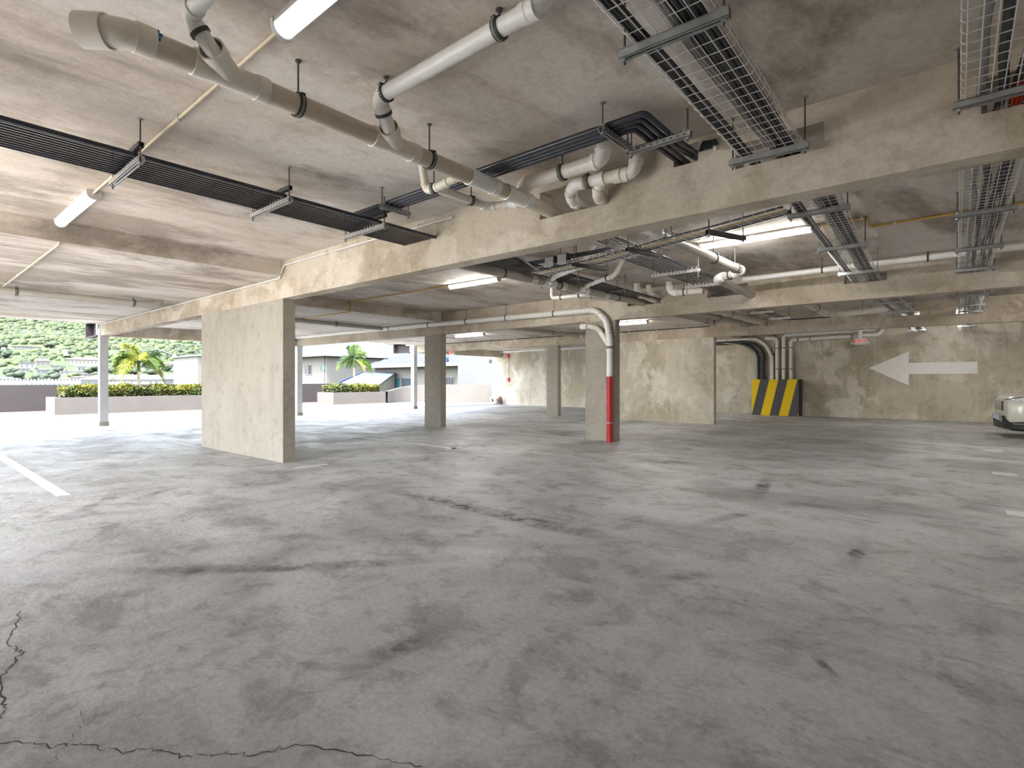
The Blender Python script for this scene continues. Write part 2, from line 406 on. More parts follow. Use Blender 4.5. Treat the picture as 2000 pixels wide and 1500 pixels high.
def strut(p0, p1, z, top, label, mat='galvanised', group='strut trapezes', upper=None, clips=0, zrod=.05, cat='support channel', name='strut_hanger', slots=True):
    """trapeze: a slotted channel on two threaded rods"""
    p0, p1 = Vector((*p0, z)), Vector((*p1, z)); t = thing(name, ((p0+p1)/2), label, cat, group)
    d = (p1-p0).normalized(); s = d.cross(Vector((0, 0, 1)))
    def chan(za, zb, wd, mt, nm):
        m = MB()
        for (a, b_, c, e) in ((-wd/2, -wd/2+.004, za, zb), (wd/2-.004, wd/2, za, zb), (-wd/2, wd/2, zb-.004, zb)):
            q = [p0+s*a, p0+s*b_, p1+s*b_, p1+s*a]
            m.add([(v.x, v.y, c) for v in q]+[(v.x, v.y, e) for v in q], [(3,2,1,0),(4,5,6,7),(0,1,5,4),(1,2,6,5),(2,3,7,6),(3,0,4,7)])
        for k in (-1, 1):
            q = [p0+s*k*(wd/2-.010)-s*.002*k, p0+s*k*(wd/2), p1+s*k*(wd/2), p1+s*k*(wd/2-.010)-s*.002*k]
            m.add([(v.x, v.y, za) for v in q]+[(v.x, v.y, za+.003) for v in q], [(3,2,1,0),(4,5,6,7),(0,1,5,4),(1,2,6,5),(2,3,7,6),(3,0,4,7)])
        L = (p1-p0).length
        k = .03
        while k < L-.03 and slots:                                   # slots seen as dark inlays
            a = p0+d*k; b_ = p0+d*(k+.022)
            for sd in (-1, 1):
                q0 = s*sd*(wd/2+.0006)
                zc = (za+zb)/2
                m.add([(a+q0).to_tuple()[:2]+(zc-.006,), (b_+q0).to_tuple()[:2]+(zc-.006,), (b_+q0).to_tuple()[:2]+(zc+.006,), (a+q0).to_tuple()[:2]+(zc+.006,)], [(0, 1, 2, 3)], 1)
            k += .05
        m.build(nm, [mt, 'steel_dark'], t, smooth=False)
    chan(z-.021, z+.021, .041, mat, 'channel')
    if upper: chan(upper-.018, upper+.018, .036, 'steel_dark', 'upper_channel')
    for e in (p0+d*.025, p1-d*.025):
        m = MB().tube([(e.x, e.y, top), (e.x, e.y, z-zrod)], .006, 6)
        m.build('threaded_rod', 'steel_dark', t)
        for zz in (z-.028, z+.026): MB().lathe([(0, zz-.006), (.014, zz-.006), (.014, zz+.006), (0, zz+.006)], 6, (e.x, e.y, 0)).build('nut', 'galvanised', t)
        MB().lathe([(0, top-.006), (.02, top-.006), (.02, top), (0, top)], 8, (e.x, e.y, 0)).build('ceiling_plate', 'galvanised', t)
    if clips:
        m = MB(); L = (p1-p0).length
        for i in range(clips+1):
            q = p0+d*(.05+(L-.1)*i/clips); m.box(q.x-.006, q.x+.006, q.y-.006, q.y+.006, z+.02, z+.055)
        m.build('conduit_clip', 'galvanised_bright', t)
    return t
ORD = ['first', 'second', 'third', 'fourth', 'fifth', 'sixth', 'seventh', 'eighth', 'ninth', 'tenth', 'eleventh', 'twelfth', 'thirteenth']

# ------------------------------------------------------------------ the setting
Y1, Y2, Y3, Y4, BW = 4.12, 10.13, 16.03, 22.2, .2
XL, XR = -19.2, 8.0
ZB, ZC, ZL = 2.61, 3.2, 2.96
tag(MB().box(XL, XR, -4, Y4+.3, -.3, 0).build('floor', 'floor_concrete', smooth=False), 'grey worn concrete floor of the car park', 'floor', kind='structure')
tag(MB().box(-28.9, XL, -30, 40, -.3, -.004).build('floor_terrace', 'terrace_concrete', smooth=False), 'pale sunlit terrace outside the open edge', 'terrace floor', kind='structure')
m = MB()
for (x0, x1, y0, y1, z) in ((-8.2, XR, -3.0, Y1+BW/2, ZC), (-19.15, -8.2, -3.0, Y1+BW/2, ZL), (-11.09, -.76, Y1+BW/2, Y2+BW/2, ZC), (-.76, XR, Y1+BW/2, Y2+BW/2, 3.1),
                            (-19.35, -11.09, Y1+BW/2, Y2+BW/2, ZL), (-5.6, XR, Y2+BW/2, Y3+BW/2, ZC), (-19.35, -5.6, Y2+BW/2, Y3+BW/2, ZL), (-6.6, XR, Y3+BW/2, Y4+.3, ZC), (-20.15, -6.6, Y3+BW/2, Y4+.3, ZL)):
    m.box(x0, x1, y0, y1, z, 3.55)
tag(m.build('ceiling', 'ceiling_concrete', smooth=False), 'stained raw concrete slab overhead with stepped soffits', 'ceiling', kind='structure')
def beam(y, holes, x0, label):
    m = MB(); x = x0
    for (a, b, za, zb) in sorted(holes):
        m.box(x, a, y, y+BW, ZB, 3.3); m.box(a, b, y, y+BW, ZB, za)
        if zb < 3.19: m.box(a, b, y, y+BW, zb, 3.3)
        x = b
    m.box(x, XR, y, y+BW, ZB, 3.3)
    tag(m.build('beam', 'beam_concrete', smooth=False), label, 'beam', kind='structure')
beam(Y1, [(-3.11, -2.36, 2.86, 3.12), (-1.28, -.70, 2.882, 3.06), (.10, .50, 2.85, 3.05), (-1.76, -1.56, 3.02, 3.17)], XL, 'nearest long concrete beam with service openings')
beam(Y2, [(-5.33, -4.6, 2.87, 3.12), (-3.66, -2.93, 2.88, 3.08), (-1.43, -.86, 2.88, 3.0), (-.03, .40, 2.86, 3.03)], XL, 'middle concrete beam above the red-sleeved column')
beam(Y3, [(-4.85, -4.1, 2.87, 3.05), (-1.32, -.72, 2.88, 3.0), (-.05, .44, 2.86, 3.03)], XL, 'farthest concrete beam above the stained wall pier')
def pier(x0, x1, y, label, mat='pier_concrete', nm='pillar'):
    tag(MB().box(x0, x1, y, y+BW, 0, ZB).build(nm, mat, smooth=False), label, 'pillar', kind='structure')
pier(-11.5, -8.2, Y1, 'wide concrete wall pier nearest the camera')
pier(-11.8, -11.12, Y2, 'narrow concrete column left of the red pipe')
pier(-6.37, -5.63, Y2, 'concrete column behind the red-sleeved downpipe')
pier(-11.78, -11.27, Y3, 'small concrete column in front of the far bright wall')
pier(-9.0, -5.6, Y3, 'wide concrete wall pier with pale bloom beside the striped box', 'wall_concrete')
tag(MB().box(-20.15, XR, Y4, Y4+.3, 0, 3.3).build('wall_back', 'wall_concrete', smooth=False), 'mottled concrete back wall with the painted arrow', 'wall', kind='structure')
tag(MB().box(XR, XR+.3, -4.5, Y1+.2, 0, 3.3).box(XR, XR+.3, Y1+.2, Y4+.3, 0, 3.3).build('wall_right', 'wall_concrete', smooth=False), 'concrete side wall closing the right side out of frame', 'wall', kind='structure')
tag(MB().box(-4.8, XR+.3, -3.3, -3.0, 0, 3.3).box(XL, -12.0, -3.3, -3.0, 0, 3.0).build('wall_rear_unseen', 'wall_concrete', smooth=False), 'unseen concrete wall behind the camera, its gap shaped to let in light', 'wall', kind='structure')  # unseen; the gap between its two parts is shaped for the light
m = MB().box(-19.3, -19.08, Y1+BW, Y2, ZB, 3.0); tag(m.build('trim_1', 'beam_concrete', smooth=False), 'grey concrete edge beam above the near palm', 'edge beam', kind='structure')
m = MB().box(-19.6, -19.38, Y3+BW, Y4, ZB, 3.0); tag(m.build('trim_2', 'beam_concrete', smooth=False), 'concrete edge beam above the grey far wall', 'edge beam', kind='structure')
for i, (x, y, lb) in enumerate(((-19.06, 4.2, 'white steel post at the open edge by the near palm'), (-19.1, 10.2, 'steel post at the open edge hidden behind the wide pier'), (-19.5, 16.1, 'white steel post at the open edge by the second planter'))):
    t = thing('steel_post', (x, y, 0), lb, 'post', kind='structure')
    MB().box(x-.1, x+.1, y-.1, y+.1, .12, ZL if i != 1 else ZB).build('shaft', 'white_steel', t, smooth=False)
    MB().box(x-.115, x+.115, y-.115, y+.115, 0, .12).build('foot', 'column_foot', t, smooth=False)
    MB().box(x-.02, x+.02, y-.14, y-.1, ZL-.16, ZL-.02).build('bracket', 'galvanised', t)
for (x, y, lb) in ((-19.9, 4.2, 'dark brown fascia end hanging outside the near white post'), (-20.2, 16.1, 'dark brown fascia end hanging outside the far white post')):
    t = thing('fascia_end', (x, y, 2.62), lb, 'fascia'); m = MB()
    x0, x1 = x-.75, x+.62
    m.box(x0, x0+.05, y-.1, y+.12, 2.64, 3.05); m.box(x0, x1, y-.1, y+.12, 2.62, 2.645); m.box(x0, x1, y+.09, y+.12, 2.64, 3.05)
    m.build('casing', 'brown_paint', t, smooth=False)
    MB().box(x1-.12, x1, y-.1, y+.12, 2.62, 3.05).build('end_plate', 'white_steel', t, smooth=False)
    MB().box(x0, x1, y-.1, y+.12, 3.05, 3.1).build('top_flashing', 'brown_paint', t, smooth=False)

# painted bay lines and worn dashes
def stripe(x0, x1, y0, y1, label):
    tag(MB().box(x0, x1, y0, y1, 0, .003).build('bay_line', 'line_paint', smooth=False), label, 'painted line', 'painted bay lines')
stripe(-12.9, -7.77, 1.29, 1.41, 'wide worn white bay line running in from the lower left edge')
stripe(-18.6, -11.6, 4.0, 4.1, 'white bay line from the white post to the wide pier')
stripe(-13.4, -7.4, 7.07, 7.17, 'white bay line crossing the floor right of the wide pier')
stripe(-18.2, -11.9, 10.08, 10.18, 'white bay line leading to the narrow column')
stripe(-10.5, -6.45, 10.15, 10.25, 'white bay line between the narrow column and the red pipe')
stripe(-13.3, -13.2, 1.45, 3.95, 'cross line between two bays left of the wide pier')
stripe(-13.5, -13.4, 7.2, 10.0, 'cross line behind the wide pier towards the narrow column')
stripe(-7.6, -7.5, 3.95, 4.5, 'short white line end beside the foot of the wide pier')
stripe(-7.5, -7.4, 6.9, 7.36, 'short white crossbar at the end of a bay line')
for y, lb in ((13.32, 'farthest pale painted dash near the car'), (10.1, 'middle pale painted dash at the right'), (7.17, 'nearest pale painted dash at the right edge')):
    stripe(.36, .62, y-.13, y+.13, lb)
def crack(pts, wd, label):
    vs = []; fs = []; P = [Vector((*p, .0015)) for p in pts]; Q = []
    for i in range(len(P)-1):
        for k in range(10): Q.append(P[i].lerp(P[i+1], k/10)+Vector((random.uniform(-.012, .012), random.uniform(-.012, .012), 0)))
    for i, q in enumerate(Q):
        d = (Q[min(i+1, len(Q)-1)]-Q[max(i-1, 0)]).normalized(); n_ = Vector((-d.y, d.x, 0))*wd*random.uniform(.3, 1.3)
        vs += [q+n_, q-n_]
        if i: fs.append((2*i-2, 2*i, 2*i+1, 2*i-1))
    tag(MB().add(vs, fs).build('floor_crack', 'crack_dark', smooth=False), label, 'crack', kind='structure')
crack([(-2.65,.28),(-2.47,.4),(-2.4,.47),(-2.24,.55),(-2.19,.61),(-2.05,.68),(-1.96,.78),(-1.88,.83),(-1.81,.96),(-1.57,1.09),(-1.37,1.18)], .0022, 'long crack across the bottom left of the floor')
crack([(-4.05,.51),(-3.58,.41),(-3.43,.44),(-3.23,.35),(-2.97,.33),(-2.82,.3),(-2.75,.2)], .004, 'jagged crack at the left edge of the floor')
crack([(-2.65,.52),(-2.52,.49),(-2.34,.36)], .001, 'hairline crack meeting the long floor crack')

def smear_mat():
    m, nt, b = new_mat('rubber_smear'); b.inputs['Base Color'].default_value = (.10, .098, .094, 1); b.inputs['Roughness'].default_value = .7
    at_ = nt.nodes.new('ShaderNodeAttribute'); at_.attribute_name = 'fade'
    n = ramp(nt, noise(nt, mapping(nt), 5.5, 12, .5, .74), [(.42, (0, 0, 0)), (.60, (1, 1, 1))])
    k = nt.nodes.new('ShaderNodeMath'); k.operation = 'MULTIPLY'; nt.links.new(at_.outputs['Fac'], k.inputs[0]); nt.links.new(n, k.inputs[1])
    nt.links.new(k.outputs[0], b.inputs['Alpha'])
smear_mat()
def smear(pts, wd, k, label):
    Q = fillet([(*p, .0012) for p in pts], .6, 8); vs = []; fs = []; fa = []; n = len(Q)
    for i, q in enumerate(Q):
        d = (Q[min(i+1, n-1)]-Q[max(i-1, 0)]).normalized(); s_ = Vector((-d.y, d.x, 0))
        for j, o in enumerate((-1, -.5, 0, .5, 1)):
            vs.append(q+s_*wd*o); fa.append(k*(0, .8, 1, .8, 0)[j]*min(1, 3*i/n, 3*(n-1-i)/n))
            if i and j: a = 5*i+j; fs.append((a-6, a-5, a, a-1))
    o = MB().add(vs, fs).build('tyre_mark', 'rubber_smear', smooth=False)
    at_ = o.data.attributes.new('fade', 'FLOAT', 'POINT'); at_.data.foreach_set('value', fa); tag(o, label, 'tyre mark', kind='structure')
for p_, wd, k, lb in (([(-2.18, 8.67), (-1.85, 7.01), (-1.64, 5.8)], .10, .85, 'short dark skid mark on the floor right of the red pipe'),
        ([(-.55, 5.39), (-.59, 4.68), (-.61, 4.11)], .07, .8, 'dark skid mark on the right half of the floor'),
        ([(-6.42, 3.84), (-4.83, 3.92), (-3.27, 3.89), (-2.39, 3.85), (-1.8, 4.07)], .16, .75, 'long dark tyre smear running from the wide pier to the middle of the floor'),
        ([(-1.93, 4.24), (-1.69, 5.21), (-1.24, 6.49)], .09, .65, 'dark tyre smear in the middle of the floor'),
        ([(-4.98, .53), (-4.35, 1.1), (-3.71, 1.67), (-3.02, 2.45), (-2.69, 2.96)], .10, .55, 'faint tyre track across the left foreground'),
        ([(-2.17, 1.3), (-2.07, 1.62), (-2.08, 2.08)], .10, .6, 'dark scuff in the centre foreground'),
        ([(-.63, 3.03), (-.5, 2.81), (-.4, 2.68), (-.35, 2.48)], .03, .8, 'small curved scuff at the lower right of the floor'),
        ([(-1.51, 2.97), (-1.44, 3.48), (-.96, 3.76)], .10, .5, 'faint scuff right of the floor centre'),
        ([(-6.1, 8.87), (-3.54, 7.98), (-1.35, 9.18)], .25, .55, 'wide faint dark band on the floor below the red pipe'),
        ([(-6.5, 1.43), (-7.08, 2.03), (-7.63, 2.59)], .10, .5, 'short curved tyre track before the wide pier'),
        ([(-6.03, .9), (-6.99, 1.45), (-7.65, 2.14)], .10, .5, 'curved tyre track left of the wide pier')): smear(p_, wd, k, lb)
# ------------------------------------------------------------------ near bay: drains
dp = thing('drain_pipe', (-3.0, 2.5, 2.936), 'large brownish drain pipe with open bell end running through the nearest beam', 'drain pipe')
X0, Z0 = -3.0, 2.936
a = Vector((X0, .74, Z0)); e45 = Vector((-.707, -.707, 0))
MB().tube([(X0, .80, Z0), (X0, 1.09, Z0)], .06, 24).build('pipe', 'pvc_brown', dp)
MB().tube([(X0, 1.40, Z0), (X0, 2.14, Z0)], .06, 24).build('pipe', 'pvc_brown', dp)
MB().tube([(X0, 2.46, Z0), (X0, 3.05, Z0)], .06, 24).build('pipe', 'pvc_brown', dp)
MB().tube([(X0, 3.33, Z0), (X0, 3.5, Z0)], .06, 24).build('pipe', 'pvc_brown', dp)
MB().tube([(X0, 3.6, Z0), (X0, 5.0, Z0-.04)], .06, 24).build('pipe', 'pvc_cream', dp)
q0 = a+Vector((0, .07, 0)); q1 = a+e45*.07; q2 = a+e45*.15
m = MB().tube(bez(q0, a, q1, 9)+[q1+e45*.04], .066, 24); m.tube([q0-Vector((0, .03, 0)), q0+Vector((0, .05, 0))], .073, 24)
m.ring((q1+q2)/2+e45*.02, e45, .078, .069, .12, 24)
m.build('bell_elbow', 'pvc_cream', dp)
m = MB()
for k in range(9):
    an = k*.42; m.box(X0-.004+.0605*math.cos(an), X0+.004+.0605*math.cos(an), .856, .872+.012*math.sin(k*2.3), Z0-.004+.0605*math.sin(an), Z0+.012+.0605*math.sin(an))
m.build('glue_smear', 'blue_glue', dp)
E1, E2 = Vector((-2.905, .981, 3.1)), Vector((-2.823, 2.038, 3.1))
M1, M2 = Vector((X0, 1.22, Z0)), Vector((X0, 2.31, Z0))
for M_, E_, xe, nm in ((M1, E1, -1.2, 'a'), (M2, E2, -1.56, 'b')):
    e_ = Vector((.6, -.75, .2)).normalized(); Q_ = M_+e_*.18
    wye(dp, M_, (0, 1, 0), M_+e_, .06, .058, 'pvc_cream', .18, .16)
    d_ = (E_-Q_).normalized()
    plumb(dp, [Q_-d_*.05, E_, (xe, E_.y, 3.1)]+([(xe+.07, E_.y+.02, 3.2)] if nm == 'b' else []), .040 if nm == 'a' else .046, 'pvc_white', 'pvc_white', .07)
    MB().ring(Q_.lerp(E_, .5), d_, .050 if nm == 'a' else .056, .038, .02, 20).build('band_clamp', 'clamp_dark', dp)
coupling(dp, (-1.60, 2.04, 3.1), (1, 0, 0), .046, 'pvc_white')
coupling(dp, (X0, 3.08, Z0), (0, 1, 0), .06, 'pvc_white', .1)
MB().tube([(X0, 3.08, Z0), (X0, 3.36, Z0)], .064, 24).build('coupling', 'pvc_white', dp)
coupling(dp, (X0, 3.34, Z0), (0, 1, 0), .06, 'pvc_white', .07)
MB().tube([(X0, 3.5, Z0), (X0, 3.78, Z0)], .064, 24).build('wye_fitting', 'pvc_white', dp)
coupling(dp, (X0, 3.52, Z0), (0, 1, 0), .06, 'pvc_white', .07); coupling(dp, (X0, 3.78, Z0), (0, 1, 0), .06, 'pvc_white', .07)
# thick pipe dropping from the slab into the same drain
plumb(dp, [(-2.17, 3.72, 3.2), (-2.17, 3.70, 3.06), (-2.98, 3.69, 3.045), (X0+.01, 3.74, Z0)], .058, 'pvc_cream', 'pvc_white', .10)
# small trap under the drain
plumb(dp, [(-3.60, 3.06, 3.2), (-3.54, 3.06, 2.95), (-3.36, 3.07, 2.955), (-3.18, 3.10, 3.0), (X0, 3.2, Z0)], .034, 'pvc_cream', 'pvc_cream', .055)
plumb(dp, [(-3.43, 3.12, 2.955), (-3.43, 3.72, 2.955), (-3.22, 3.82, 2.96), (X0, 3.84, Z0)], .036, 'pvc_cream', 'pvc_white', .06)
coupling(dp, (-3.43, 3.15, 2.955), (0, 1, 0), .036, 'pvc_white', .05)
MB().ring((-3.43, 3.56, 2.955), (0, 1, 0), .0368, .034, .008, 20).build('glue_mark', 'blue_glue', dp)
p2 = thing('drain_pipe', (-2.5, 3.8, 2.95), 'smaller white drain pipe with two bends entering the beam hole beside the large drain', 'drain pipe')
plumb(p2, [(-2.02, 3.98, 3.2), (-2.02, 3.97, 3.0), (-2.56, 3.86, 3.0), (-2.66, 3.98, 2.92), (-2.66, 4.9, 2.91)], .05, 'pvc_cream', 'pvc_white', .085)
coupling(p2, (-2.17, 3.945, 3.0), (1, .05, 0), .05, 'pvc_cream', .07); coupling(p2, (-2.32, 3.91, 3.0), (1, .05, 0), .05, 'pvc_white', .1)
plumb(p2, [(-2.31, 3.92, 2.99), (-2.40, 4.0, 2.90), (-2.44, 4.5, 2.90)], .047, 'pvc_cream', 'pvc_cream', .06)
hanger(X0, 1.60, Z0, .06, ZC, (0, 1, 0), 'rod hanger on the large drain between its two wye fittings')
hanger(X0, 2.62, Z0, .06, ZC, (0, 1, 0), 'rod hanger on the large drain just beyond its second wye fitting')
hanger(-1.80, 2.04, 3.1, .046, ZC, (1, 0, 0), 'rod hanger on the white branch pipe near the top of the picture')
hanger(-2.74, 2.04, 3.1, .046, ZC, (1, 0, 0), 'short rod beside the bend of the white branch pipe', False)
hanger(-2.55, 3.695, 3.05, .058, ZC, (1, 0, 0), 'rod hanger on the thick cream pipe beside the beam')
hanger(-2.42, 3.89, 3.0, .05, ZC, (1, .1, 0), 'rod hanger on the smaller white pipe below the thick cream one')
hanger(-3.43, 3.50, 2.955, .036, ZC, (0, 1, 0), 'small rod hanger on the trap pipe under the large drain')
hanger(-3.45, 3.065, 2.953, .034, ZC, (1, 0, 0), 'small rod hanger at the elbow of the trap pipe')

# low pipe in the lowered bay towards the open edge
t = thing('drain_pipe', (-12.6, 2, 2.85), 'grey pipe under the lowered slab near the open edge', 'drain pipe')
MB().tube([(-12.65, -4, 2.87), (-12.65, 3.4, 2.86)], .065, 20).build('pipe', 'pvc_grey', t)
plumb(t, [(-12.65, 3.3, 2.86), (-12.65, 3.62, 2.86), (-12.65, 3.85, 2.97)], .066, 'pvc_grey', 'pvc_grey', .1)
hanger(-12.65, 1.55, 2.866, .065, ZL, (0, 1, 0), 'clamp on the grey pipe at the left edge of the picture')
hanger(-12.65, 3.28, 2.861, .065, ZL, (0, 1, 0), 'clamp on the grey pipe near its far end')

# ------------------------------------------------------------------ lights and the conduit that feeds them
def lamp(x0, x1, y, z, label, lens='lamp_lens'):
    t = thing('fluorescent_light', ((x0+x1)/2, y, z), label, 'ceiling light', 'fluorescent lights')
    pr = [(-.055, z), (.055, z), (.06, z-.03), (-.06, z-.03)]
    MB().prism([(y+a_, b_) for a_, b_ in pr], 'x', x0+.02, x1-.02).build('housing', 'lamp_body', t, smooth=False)
    le = [(y+.056*math.cos(k), z-.03-.055*math.sin(k)) for k in [i*PI/10 for i in range(11)]]
    MB().prism(le, 'x', x0+.02, x1-.02).build('diffuser', lens, t)
    for xe in (x0, x1-.025):
        MB().prism([(y+.062, z)]+[(y+.062*math.cos(k), z-.03-.062*math.sin(k)) for k in [i*PI/10 for i in range(11)]]+[(y-.062, z)], 'x', xe, xe+.025).build('end_cap', 'lamp_body', t)
    return t
lamp(-2.76, -1.25, 1.38, ZC, 'fluorescent light at the top of the picture over the near bay')
lamp(-8.1, -6.6, 1.38, ZC, 'bright fluorescent light beside the flat bank of dark conduits')
lamp(3.2, 4.7, 1.38, ZC, 'unseen fluorescent light out of frame, lit to brighten the near bay', 'lamp_lens_lit')  # unseen lamp, switched on to lift the right of the near bay
lamp(-7.7, -6.4, 7.26, ZC, 'fluorescent light behind the nearest beam left of the drain pipe', 'lamp_lens_lit')
lamp(-2.75, -1.35, 7.32, ZC, 'fluorescent light behind the curved wire tray', 'lamp_lens_lit')
lamp(3.0, 4.4, 7.3, 3.1, 'unseen fluorescent light out of frame, lit to brighten the middle bay', 'lamp_lens_lit')  # unseen lamp as fill for the right of the middle bay
lamp(-7.9, -6.5, 13.5, ZL, 'bright fluorescent light right of the red downpipe in the third bay', 'lamp_lens_lit')
lamp(-14.0, -12.6, 13.5, ZL, 'bright fluorescent light above the narrow column in the third bay', 'lamp_lens_lit')
lamp(.9, 2.3, 13.2, ZC, 'unseen fluorescent light hidden by the middle beam, added to brighten the third bay', 'lamp_lens_lit')  # added fill lamp, out of sight above the beam's lower edge
lamp(-8.6, -7.2, 19.2, ZL, 'unseen fluorescent light behind the wide stained pier, added to brighten the last bay', 'lamp_lens_lit')  # added lamp, not seen, to light the depth of the last bay
lamp(-1.2, .2, 19.2, ZC, 'unseen fluorescent light before the white arrow, added to brighten the back wall', 'lamp_lens_lit')  # added lamp, not seen, to light the back wall
lamp(4.0, 5.4, 19.2, ZC, 'unseen fluorescent light out of frame, added to brighten the last bay', 'lamp_lens_lit')  # added lamp beyond the frame, fill for the far right
def conduit(pts, r, mat, label, clips=(), d=.04, name='conduit', cat='conduit', group=None):
    t = thing(name, pts[0], label, cat, group)
    MB().tube(fillet(pts, d, 5), r, 10).build('tube', mat, t)
    for c in clips:
        m = MB(); dv = Vector(c[3:]) if len(c) > 3 else Vector((1, 0, 0))
        m.ring(c[:3], dv, r+.005, r, .022, 12); m.box(c[0]-.011, c[0]+.011, c[1]-.011, c[1]+.011, c[2]+r*.6, c[2]+r+.014)
        m.build('saddle_clip', 'conduit_white', t)
    return t
conduit([(-2.78, 1.38, 3.178), (-6.6, 1.38, 3.178)], .011, 'conduit_beige', 'beige conduit between the two near fluorescent lights', [(-4.28, 1.38, 3.178), (-5.9, 1.38, 3.178), (-3.35, 1.38, 3.178)])
conduit([(-8.1, 1.385, 3.172), (-8.225, 1.385, 3.172), (-8.225, 1.385, 2.935), (-19.0, 1.385, 2.935)], .012, 'conduit_beige', 'beige conduit dropping over the slab step and on to the open edge', [(-11.2, 1.385, 2.935), (-14, 1.385, 2.935)])
cl = [(-4.9-1.0*k, 4.10, 3.12, 1, 0, 0) for k in range(4)]+[(-8.9-1.05*k, 4.10, 2.93, 1, 0, 0) for k in range(10)]
conduit([(-4.3, 4.10, 3.12), (-8.12, 4.10, 3.12), (-8.26, 4.09, 2.93), (-19.0, 4.10, 2.93)], .013, 'conduit_white', 'slim pale conduit clipped along the top of the nearest beam', cl, .03)
conduit([(-13.6, 7.22, 2.945), (-11.08+.0, 7.22, 2.945), (-11.07, 7.22, 3.18), (-7.72, 7.26, 3.18)], .012, 'conduit_yellow', 'yellow conduit rising over the step behind the nearest beam', [(-9.2, 7.24, 3.18)])
conduit([(-6.38, 7.26, 3.18), (-4.9, 7.26, 3.18)], .012, 'conduit_yellow', 'short yellow conduit right of the light behind the nearest beam')
conduit([(-1.3, 7.32, 3.18), (-.79, 7.32, 3.18), (-.79, 7.36, 3.08), (6.0, 7.36, 3.08)], .013, 'conduit_yellow', 'yellow conduit crossing the slab joint towards the right edge', [(-.86, 7.32, 3.18), (-.55, 7.36, 3.08), (1.4, 7.36, 3.08)])
conduit([(-17.5, 16.0, 2.93), (-5.75, 16.0, 2.93), (-5.55, 16.0, 3.1)], .014, 'conduit_dark', 'dark conduit with white clips along the top of the farthest beam', [(-17.2+.98*k, 16.0, 2.93, 1, 0, 0) for k in range(12)])

# ------------------------------------------------------------------ conduit banks
xs = [-5.15+.0495*k for k in range(12)]
for i, x in enumerate(xs):
    big = i == 11
    conduit([(x, -3.0, 2.955), (x, 10.2, 2.945)], .017 if big else .0075, 'conduit_dark',
            f'dark conduit, {ORD[i]} from the open side in the bank of twelve crossing the near bay', group='bank of twelve conduits in the near bay', name='electrical_conduit')
for i, (y, lb) in enumerate(((1.22, 'pale slotted trapeze under the conduit bank beside the bright light'), (2.34, 'pale slotted trapeze under the conduit bank in mid bay'), (3.36, 'pale slotted trapeze under the conduit bank nearest the beam'))):
    strut((-5.28, y), (-4.52, y), 2.905, ZC, lb, 'galvanised_bright', upper=3.01, clips=12, group='trapezes of the conduit bank')
for i in range(4):
    o = .052*i
    conduit([(-4.95, 3.23+o, 3.06), (-1.58-o, 3.23+o, 3.06), (-1.58-o, 3.72, 3.06), (-1.58-o*.9, 4.25, 3.10 if i < 2 else 3.06)], .021, 'conduit_dark',
            f'thick dark conduit, {ORD[3-i]} counted from the nearest beam among the four turning into it', d=.05, group='four conduits turning into the nearest beam', name='electrical_conduit')
strut((-1.86, 3.15), (-1.86, 3.56), 3.015, ZC, 'slotted trapeze under the four thick conduits left of their corner', clips=4)
strut((-1.90, 3.62), (-1.42, 3.62), 3.015, ZC, 'slotted trapeze under the four thick conduits between corner and beam', clips=4)
strut((-4.33, 3.15), (-4.33, 3.52), 3.015, ZC, 'slotted trapeze under the four thick conduits near the conduit bank', clips=4)
for i in range(6):                                   # fittings in the corner where they enter
    pass
t = thing('cable_gland', (-1.52, 4.09, 3.12), 'cluster of black cable ends beside the four conduits at the beam', 'cable ends')
m = MB()
for k in range(5): m.tube(fillet([(-1.50+.022*k, 4.12, 3.15-.01*k), (-1.50+.022*k, 4.06, 3.13), (-1.52+.02*k, 4.05, 3.06)], .03, 4), .010, 8)
m.build('cables', 'cable_black', t); MB().lathe([(0, 0), (.018, 0), (.018, .03), (0, .03)], 12, (-1.40, 4.05, 3.03)).build('cap', 'pvc_cream', t)

b2 = [-3.48+.0545*k for k in range(10)]
for i, x in enumerate(b2):
    if i < 4: pts = [(-4.9, 5.98-.05*i, 2.955), (x, 5.98-.05*i, 2.955), (x, 10.2, 2.945)]
    else: pts = [(x, Y1+.1, 2.955), (x, 10.2, 2.945)]
    conduit(pts, .014 if i == 9 else .008, 'conduit_dark', f'dark conduit, {ORD[i]} from the open side in the bank of ten behind the nearest beam', d=.06, group='bank of ten conduits behind the nearest beam', name='electrical_conduit')
for y, lb in ((7.62, 'pale trapeze under the bank of ten conduits in mid bay'), (8.92, 'pale trapeze under the bank of ten conduits near the middle beam')):
    strut((-3.60, y), (-2.86, y), 2.905, ZC, lb, 'galvanised_bright', clips=10, zrod=.12, group='trapezes of the conduit bank')
strut((-3.98, 5.7), (-3.98, 6.12), 2.905, ZC, 'dark trapeze under the conduits running behind the nearest beam', 'steel_dark', clips=4, zrod=.1)
strut((-5.26, 7.0), (-4.5, 7.0), 2.905, ZC, 'dark trapeze between the drain pipe and the conduit bank behind it', 'steel_dark', zrod=.1)
strut((-5.26, 8.5), (-4.5, 8.5), 2.905, ZC, 'dark trapeze beyond the second drain branch', 'steel_dark', zrod=.1)
for i in range(5):
    x = -3.62+.05*i
    conduit([(x, Y2+.1, 2.95), (x, 15.75+.045*i-.1, 2.945), (-2.3, 15.75+.045*i-.1, 2.945)] , .008, 'conduit_dark',
            f'dark conduit, {ORD[i]} from the open side in the five turning along the farthest beam', d=.06, group='five conduits turning along the farthest beam', name='electrical_conduit')
